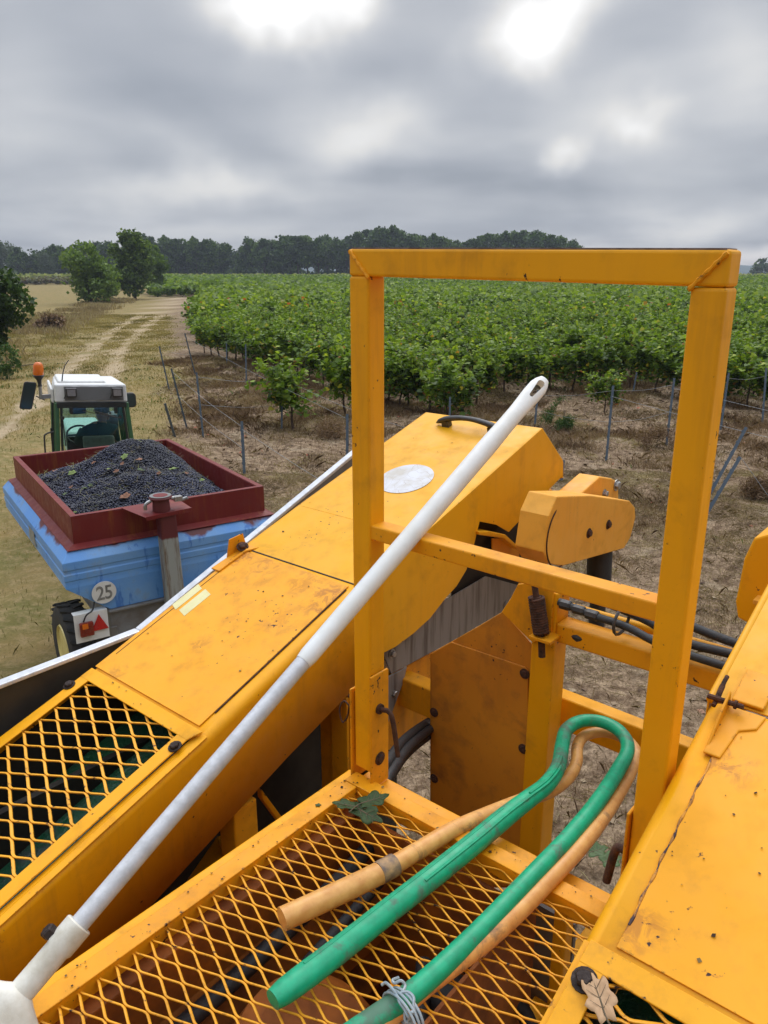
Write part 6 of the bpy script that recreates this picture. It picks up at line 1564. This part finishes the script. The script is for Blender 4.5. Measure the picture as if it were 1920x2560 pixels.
# ---------------------------------------------------------------- trees
def tree_parts(e, rng, h, wdt, base, n, ls, mat, lobes=9, trunk_r=.2, stems=1, shape=QUAD, squash=1.0, hollow=.25):
    cen = []
    for i in range(lobes):
        f = (i + .5) / lobes; z = base + (h - base) * (.12 + .80 * f)
        prof = math.sin(math.pi * min(1, .18 + .80 * f)) ** .6
        a = rng.uniform(0, 2 * math.pi); rr = wdt / 2 * prof * rng.uniform(.2, .75)
        cen.append((rr * math.cos(a), rr * math.sin(a), z, wdt * rng.uniform(.20, .34) * (.65 + .5 * prof)))
    cen.append((0, 0, base + (h - base) * .5, wdt * .36)); cen.append((0, 0, h - wdt * .17, wdt * .17))
    cen = np.array(cen)
    wts = cen[:, 3] ** 2; wts /= wts.sum(); k = rng.choice(len(cen), n, p=wts)
    d = rng.normal(0, 1, (n, 3)); d /= np.linalg.norm(d, axis=1)[:, None]
    rad_ = cen[k, 3] * (hollow + (1 - hollow) * rng.uniform(0, 1, n) ** .45) * rng.uniform(.85, 1.15, n)
    c = cen[k, :3] + d * rad_[:, None] * np.array([1, 1, .85 * squash])
    # break the outline into twig-sized clumps
    tw = rng.normal(0, 1, (max(20, n // 28), 3)); ti = rng.integers(0, len(tw), n)
    cl = vnoise(c[:, 0] * 1.0 + 90, c[:, 2] + c[:, 1] * .7 + 90, 1.15 / max(ls * 4, .5), int(rng.integers(1e6)))
    keep = cl > (.36 if ls < .4 else .29); c = c[keep]; cl = cl[keep]
    c = c[c[:, 2] > base * .5]; cl = cl[:len(c)]
    tint = np.clip(.95 * (cl - .30) + rng.normal(0, .17, len(c)) + .10, 0, 1)
    P, F, T = leaf_arrays(c, ls * rng.uniform(.6, 1.3, len(c)), rng, shape, None, tint)
    npmesh('crown', P, F, mat, e, T)
    mb = MB()
    for s_ in range(stems):
        ox, oy = (rng.normal(0, .15) * (stems > 1), rng.normal(0, .15) * (stems > 1)); tx, ty = rng.normal(0, .06 * h, 2)
        pts = catmull([(ox, oy, -.2), (ox + tx * .2, oy + ty * .2, h * .25), (ox + tx * .6, oy + ty * .6, h * .55), (ox + tx, oy + ty, h * .88)], 5)
        mb.tube(pts, np.linspace(trunk_r, trunk_r * .2, len(pts)), 8)
    for q in cen[:lobes]:
        z0 = max(base * .6, q[2] - wdt * .35)
        mb.tube(catmull([(0, 0, z0), (q[0] * .4, q[1] * .4, z0 + (q[2] - z0) * .5), (q[0], q[1], q[2])], 4), np.linspace(trunk_r * .4, trunk_r * .1, 9), 6)
    mkobj('trunk', mb, 'bark', e, smooth=True, local=True)
def tree(px, py_base, py_top, wpx, mat, label, seed, n=9000, ls=.16, base_f=.12, name='tree', cat='tree', **k):
    q = at_g(px, py_base); dist = q[1]
    q2 = at_dep(px, py_top, q[1] * CP - (q[2] - CAMZ) * SP)
    h = max(q2[2] - q[2], .05)
    wd = wpx / FPX * dist
    e = thing(name, label, cat, q); rng = np.random.default_rng(seed)
    tree_parts(e, rng, h, wd, h * base_f, n, ls, mat, **k); return e
tree(228, 760, 618, 125, 'tree_light', 'pale green bushy tree standing left of the darker tree beside the track', 301, 9500, .23, .06, stems=4, trunk_r=.12, lobes=13, hollow=.1)
tree(338, 748, 578, 100, 'tree_mid', 'taller dark green tree standing at the bend of the track', 302, 13000, .27, .07, stems=2, trunk_r=.2, lobes=13)
tree(388, 735, 612, 70, 'tree_light', 'small lighter green tree tucked behind the right side of the dark tree at the bend', 303, 7000, .30, .15, trunk_r=.14)
tree(268, 750, 660, 60, 'tree_light', 'low scrubby tree filling the gap between the two trees by the track', 306, 3500, .24, .08, trunk_r=.08)
e = tree(-28, 905, 615, 190, 'tree', 'large dark green bush cut off by the left edge of the picture', 304, 17000, .13, .02, name='bush', cat='bush', stems=5, trunk_r=.08, lobes=16)
tree(20, 945, 865, 95, 'greenweed', 'small scraggly green shrub at the foot of the big bush on the left', 305, 1500, .07, .0, name='shrub', cat='shrub', trunk_r=.015, lobes=6)
tree(128, 825, 795, 65, 'brownweed', 'low dead reddish-brown shrub in the meadow left of the track', 307, 1800, .14, .0, name='shrub', cat='shrub', trunk_r=.02, lobes=6)
tree(1408, 1075, 1000, 100, 'greenweed', 'wispy olive-green weed bush under the wires right of the white pole', 308, 4200, .10, .0, name='weed_bush', cat='bush', trunk_r=.01, lobes=9, hollow=.05, shape=BLADE)
for i_, (bx_, by_, bt_, bw_, lab_) in enumerate(((1640, 1120, 1078, 120, 'dry brown weed clump just left of the right yellow post'), (1880, 1235, 1190, 110, 'dry brown weed clump at the right edge among the stakes'),
        (820, 1090, 1058, 120, 'dry brown weed clump between the lone vine and the left yellow post'), (1452, 1330, 1285, 110, 'dry brown weed clump on the soil beyond the hydraulic hoses'))):
    tree(bx_, by_, bt_, bw_, 'brownweed', lab_, 320 + i_, 2600, .075, .0, name='weed_clump', cat='weeds', trunk_r=.006, lobes=9, hollow=.05, shape=BLADE)
# the distant tree line
far = []
for k in range(7):
    rng = np.random.default_rng(400 + k)
    mat = ['tree', 'tree', 'tree', 'tree', 'tree', 'tree_grey', 'tree'][k]
    e = thing('tree_line_tree', 'dark tree in the distant line of trees beyond the vineyard', 'tree', (0, 0, 0), 'trees in the distant tree line')
    if k == 5: e['label'] = 'greyish willow-like tree in the distant line at far left'; e['group'] = 'grey-green trees in the distant line at left'
    tree_parts(e, rng, 14, [8.5, 7.5, 9.5, 8, 6.5, 11, 9][k], [2.4, 3.0, 1.2, 3.6, 4, .8, .6][k], [3600, 3200, 4200, 2600, 2200, 5200, 3800][k], [.55, .55, .6, .55, .55, .5, .6][k], mat, lobes=11, trunk_r=.28)
    far.append(e)
fu = [False] * 7
TOPS = [(-60, 600), (30, 594), (80, 598), (105, 612), (160, 622), (185, 608), (240, 606), (300, 600), (340, 598), (395, 592), (430, 590), (470, 588), (520, 598), (560, 597), (600, 604), (612, 628), (628, 612), (650, 596), (700, 586), (745, 586), (790, 588), (850, 594), (880, 588), (905, 576), (965, 568), (1000, 578), (1060, 580), (1100, 590), (1150, 600), (1190, 582), (1230, 582), (1275, 576), (1330, 580), (1370, 588), (1400, 598), (1425, 612)]
def put_far(px, y, k, sink=0):
    top = np.interp(px, [a for a, _ in TOPS], [b for _, b in TOPS]) + random.uniform(-5, 6) + sink
    x = (px - 960) / FPX * y * 1.02; z0 = float(gz0(x, y)); zt = CAMZ + (683 - top) / FPX * y * 1.0
    h = max(2.5, zt - z0)
    o = far[k] if not fu[k] else copy_tree(far[k]); fu[k] = True
    o.location = (x, y, z0); s_ = h / 15.6; o.scale = (s_ * random.uniform(.85, 1.2), s_ * random.uniform(.85, 1.2), s_); o.rotation_euler = (0, 0, random.uniform(0, 6.28))
px_x = -50
while px_x < 1425:
    if px_x < 95: k = 5
    elif px_x > 1090: k = random.choice([3, 4, 4])
    elif px_x > 800: k = random.choice([1, 3, 4, 0])
    else: k = random.choice([0, 1, 2, 3, 6])
    if not (606 < px_x < 624): put_far(px_x, random.uniform(280, 292), k)
    px_x += {5: 38, 3: 22, 4: 21}.get(k, 23) * random.uniform(.75, 1.3)
for px_x in range(-40, 880, 30):
    put_far(px_x + random.uniform(-10, 10), random.uniform(298, 312), random.choice([0, 2, 6]), 12)
put_far(168, 276, 5, 8)
# undergrowth that closes the foot of the wood
r = np.random.default_rng(18); n_ = 9000
X_ = r.uniform(-150, 62, n_); Y_ = r.uniform(284, 296, n_); H_ = r.uniform(0, 1, n_) ** 1.3 * (2.2 + 2.6 * vnoise(X_, Y_ * 0, .12, 81))
P, F, T = leaf_arrays(np.stack([X_, Y_, gz0(X_, Y_) + H_], 1), r.uniform(.5, 1.0, n_), r, QUAD, None, r.uniform(0, .7, n_))
tagp(npmesh('undergrowth', P, F, 'tree', tint=T), label='dark scrub along the foot of the distant tree line', kind='stuff')
# far right clumps and pole
for i_, (px_x, top, wpx, lab) in enumerate(((1845, 652, 40, 'small hazy tree beside the distant pylon at the right edge'), (1872, 658, 34, 'rounder hazy tree just right of the distant pylon'), (1912, 652, 34, 'hazy blue-grey tree cut by the right edge of the picture'))):
    Yd = 430; x = (px_x - 960) / FPX * Yd * 1.02; z0 = 1.3; h = (CAMZ + (683 - top) / FPX * Yd) - z0
    e = thing('distant_tree', lab, 'tree', (x, Yd, z0)); tree_parts(e, np.random.default_rng(500 + i_), h, wpx / FPX * Yd * 1.3, .2, 1400, 1.0, 'tree', lobes=8, trunk_r=.3)
    if i_ == 2: o = None
e = thing('utility_pole', 'thin wooden utility pole standing above the far trees at right', 'pole', ((1858 - 960) / FPX * 400 * 1.02, 400, 1.3))
mb = MB(); bx_ = e.location.x; mb.tube([(bx_, 400, 1.0), (bx_, 400, CAMZ + (683 - 643) / FPX * 400)], .17, 8); mkobj('shaft', mb, 'bark', e)
mb = MB(); zt = CAMZ + (683 - 648) / FPX * 400; mb.box((bx_, 399.9, zt), ((1, 0, 0), (0, 1, 0), (0, 0, 1)), (1.3, .09, .12)); mkobj('crossarm', mb, 'bark', e)
# hedge / low hill silhouettes behind, far away
mb = MB(); V = []
xs = np.linspace(-2600, 2600, 160); hh = 10 + 16 * vnoise(xs, xs * 0, .004, 91) + 5 * vnoise(xs, xs * 0, .03, 92)
V = np.concatenate([np.stack([xs, xs * 0 + 2300, xs * 0 - 3], 1), np.stack([xs, xs * 0 + 2380, hh], 1), np.stack([xs, xs * 0 + 2700, xs * 0 - 3], 1)])
n_ = len(xs); F = np.array([(i, i + 1, n_ + i + 1, n_ + i) for i in range(n_ - 1)] + [(n_ + i, n_ + i + 1, 2 * n_ + i + 1, 2 * n_ + i) for i in range(n_ - 1)])
tagp(npmesh('hills', V, F, simple('hazy_wooded_hill', (.10, .13, .14), .95, 0, scale=.01)), label='low hazy wooded hills on the horizon', kind='structure')

# ---------------------------------------------------------------- stakes and wires
def stake(px0, py0, px1, py1, label, group=None, wdt=.045, dz=0.0):
    """galvanised angle-section post from its foot (px1, py1) to its top (px0, py0)"""
    q = at_g(px1, py1); dpt = q[1] * CP - (q[2] - CAMZ) * SP
    t = at_dep(px0, py0, dpt - dz)
    e = thing('vineyard_stake', label, 'stake', q, group)
    d = nrm(t - q); a = nrm(np.cross(d, (.3, 1, 0))); b = np.cross(a, d); q0 = q - d * .12
    mb = MB(); prof = [a * -wdt / 2, a * wdt / 2, a * wdt / 2 + b * .006, a * .006 + b * .010, a * .006 + b * wdt * .7, a * -.006 + b * wdt * .7, a * -.006 + b * .010, a * -wdt / 2 + b * .006]
    L_ = np.linalg.norm(t - q0)
    mb.prism([q0 + x for x in prof], d * L_)
    for k in range(int(L_ / .2)):
        mb.box(q0 + d * (.2 * k + .15) + a * (wdt / 2 + .004), (d, a, b), (.018, .006, .004))
    mkobj('post', mb, 'stake', e); return q, t
S_ = {}
G = 'upright trellis stakes standing among the vines'
S_['p1'] = stake(398, 866, 424, 979, 'leaning blue-grey stake, farthest left of the stakes beside the track', dz=.2)
S_['p2'] = stake(428, 921, 468, 1074, 'long leaning stake between the leftmost stake and the upright one', dz=.35)
S_['p3'] = stake(412, 1009, 437, 1092, 'short leaning stake nearest the tractor', dz=.3, wdt=.06)
S_['p4'] = stake(462, 833, 489, 940, 'tall leaning end stake against the corner of the vines', dz=.3)
S_['p4b'] = stake(491, 931, 508, 1093, 'tall nearly upright stake beside the long leaning stake')
S_['p5'] = stake(604, 1053, 611, 1190, 'dark upright stake just right of the grape trailer', wdt=.055)
S_['p6'] = stake(614, 860, 616, 963, 'upright trellis stake standing among the vines', G)
S_['p7'] = stake(566, 854, 567, 911, 'upright trellis stake standing among the vines', G)
S_['p9'] = stake(706, 925, 704, 1073, 'thin stake beside the trunk of the lone vine')
S_['p8'] = stake(772, 850, 772, 920, 'upright trellis stake standing among the vines', G)
S_['p10'] = stake(868, 1035, 868, 1185, 'stake half hidden behind the left yellow post', wdt=.05)
S_['q0'] = stake(1125, 992, 1124, 1085, 'stake rising just behind the black hood handle')
S_['q1'] = stake(1345, 975, 1337, 1066, 'grey stake just right of the white grip of the pole')
S_['q2'] = stake(1533, 964, 1516, 1147, 'tall grey stake on the bare soil, midway between white pole and right yellow post')
S_['q3'] = stake(1686, 945, 1666, 1113, 'tall grey stake just left of the right yellow post')
S_['q4'] = stake(1822, 932, 1802, 1072, 'grey stake just right of the right yellow post')
S_['q5'] = stake(1916, 920, 1906, 1056, 'grey stake at the right edge of the picture')
S_['q6'] = stake(1866, 1068, 1772, 1240, 'dark leaning stake at right, the upper of the crossed pair', dz=-.1, wdt=.05)
S_['q7'] = stake(1851, 1142, 1762, 1292, 'dark leaning stake at right, the lower of the crossed pair', dz=-.1, wdt=.05)
S_['q8'] = stake(1338, 912, 1336, 935, 'upright trellis stake standing among the vines', G)
S_['q9'] = stake(1592, 930, 1582, 985, 'upright trellis stake standing among the vines', G)
S_['q10'] = stake(1409, 1150, 1404, 1200, 'short stake tip showing behind the end of the yellow hood')
def wire_thing(label, pts, r=.0035):
    q = np.array(pts[0]); e = thing('trellis_wire', label, 'wire', (q[0], q[1], 0)); mb = MB(); mb.tube(pts, r, 5); mkobj('strand', mb, 'trelliswire', e)
def hgt(p, f): q, t = S_[p]; return q + (t - q) * f
for i_, (a, b, fa, fb, lab) in enumerate((('p4', 'p10', .92, .92, 'trellis wire from the corner stake to the stake behind the left yellow post'),
    ('p2', 'p5', .95, .9, 'top wire strung from the long leaning stake to the dark upright stake'), ('p2', 'p5', .55, .5, 'middle wire strung between the leaning stakes and the dark upright stake'),
    ('p4b', 'p9', .93, .8, 'wire running from the upright stake to the lone vine'), ('p4b', 'p9', .5, .4, 'lower wire running from the upright stake to the lone vine'),
    ('p1', 'p4', .95, .5, 'short wire between the leftmost stake and the corner stake'),
    ('q1', 'q2', .85, .93, 'top wire between the two stakes right of the white pole'), ('q1', 'q2', .45, .5, 'lower wire between the two stakes right of the white pole'),
    ('q2', 'q3', .93, .9, 'upper wire between the tall soil stake and the stake by the right yellow post'), ('q2', 'q3', .5, .5, 'lower wire between the tall soil stake and the stake by the right yellow post'),
    ('q4', 'q5', .9, .85, 'wire between the two stakes right of the right yellow post'))):
    A_, B_ = hgt(a, fa), hgt(b, fb); mid = (A_ + B_) / 2 - np.array([0, 0, .05])
    wire_thing(lab, catmull([A_, mid, B_ + (B_ - A_) * .0], 4))
for nm, lab in (('p5', 'long wire running from the dark stake beside the trailer towards the machine'), ('p9', 'wire running forward from the lone vine across the bare soil'), ('q2', 'slack wire running forward from the tall stake over the bare soil'), ('q3', 'wire running forward from the stake by the right yellow post')):
    A_ = hgt(nm, .85); B_ = A_ + np.array([-ROW[0], -ROW[1], 0]) * 6.5; B_[2] = A_[2] - .25
    wire_thing(lab, catmull([A_, (A_ + B_) / 2 - np.array([0, 0, .08]), B_], 4))
A_, B_ = S_['q7'][1], S_['q7'][1] + np.array([.9, -1.3, -1.2]); wire_thing('loose wire dangling from the leaning stakes at right', catmull([A_, (A_ + B_) / 2 + np.array([.1, 0, -.25]), B_], 5))
q = at_g(-60, 935); q2 = at_g(95, 912); e = thing('fallen_stick', 'pale dead stick lying in the grass left of the tractor beacon', 'stick', q)
mb = MB(); mb.tube(catmull([q + ZX * .05, (q + q2) / 2 + ZX * .07, q2 + ZX * .05], 5), np.linspace(.05, .02, 11), 6); mkobj('wood', mb, 'stem', e)
# ================================================================== air
hzb = MB(); hzb.box((0, 330, 20), ((1, 0, 0), (0, 1, 0), (0, 0, 1)), (420, 400, 26))
hzm = bpy.data.materials.new('pale_air'); hzm.use_nodes = True; hn = hzm.node_tree.nodes; hn.clear()
ho = hn.new('ShaderNodeOutputMaterial'); hv = hn.new('ShaderNodeVolumePrincipled'); hv.inputs['Color'].default_value = (.80, .88, 1, 1); hv.inputs['Density'].default_value = .00035; hv.inputs['Anisotropy'].default_value = .2
hzm.node_tree.links.new(hv.outputs[0], ho.inputs['Volume'])
HZ = mkobj('haze', hzb, hzm); tagp(HZ, kind='stuff', label='thin pale haze over the fields')
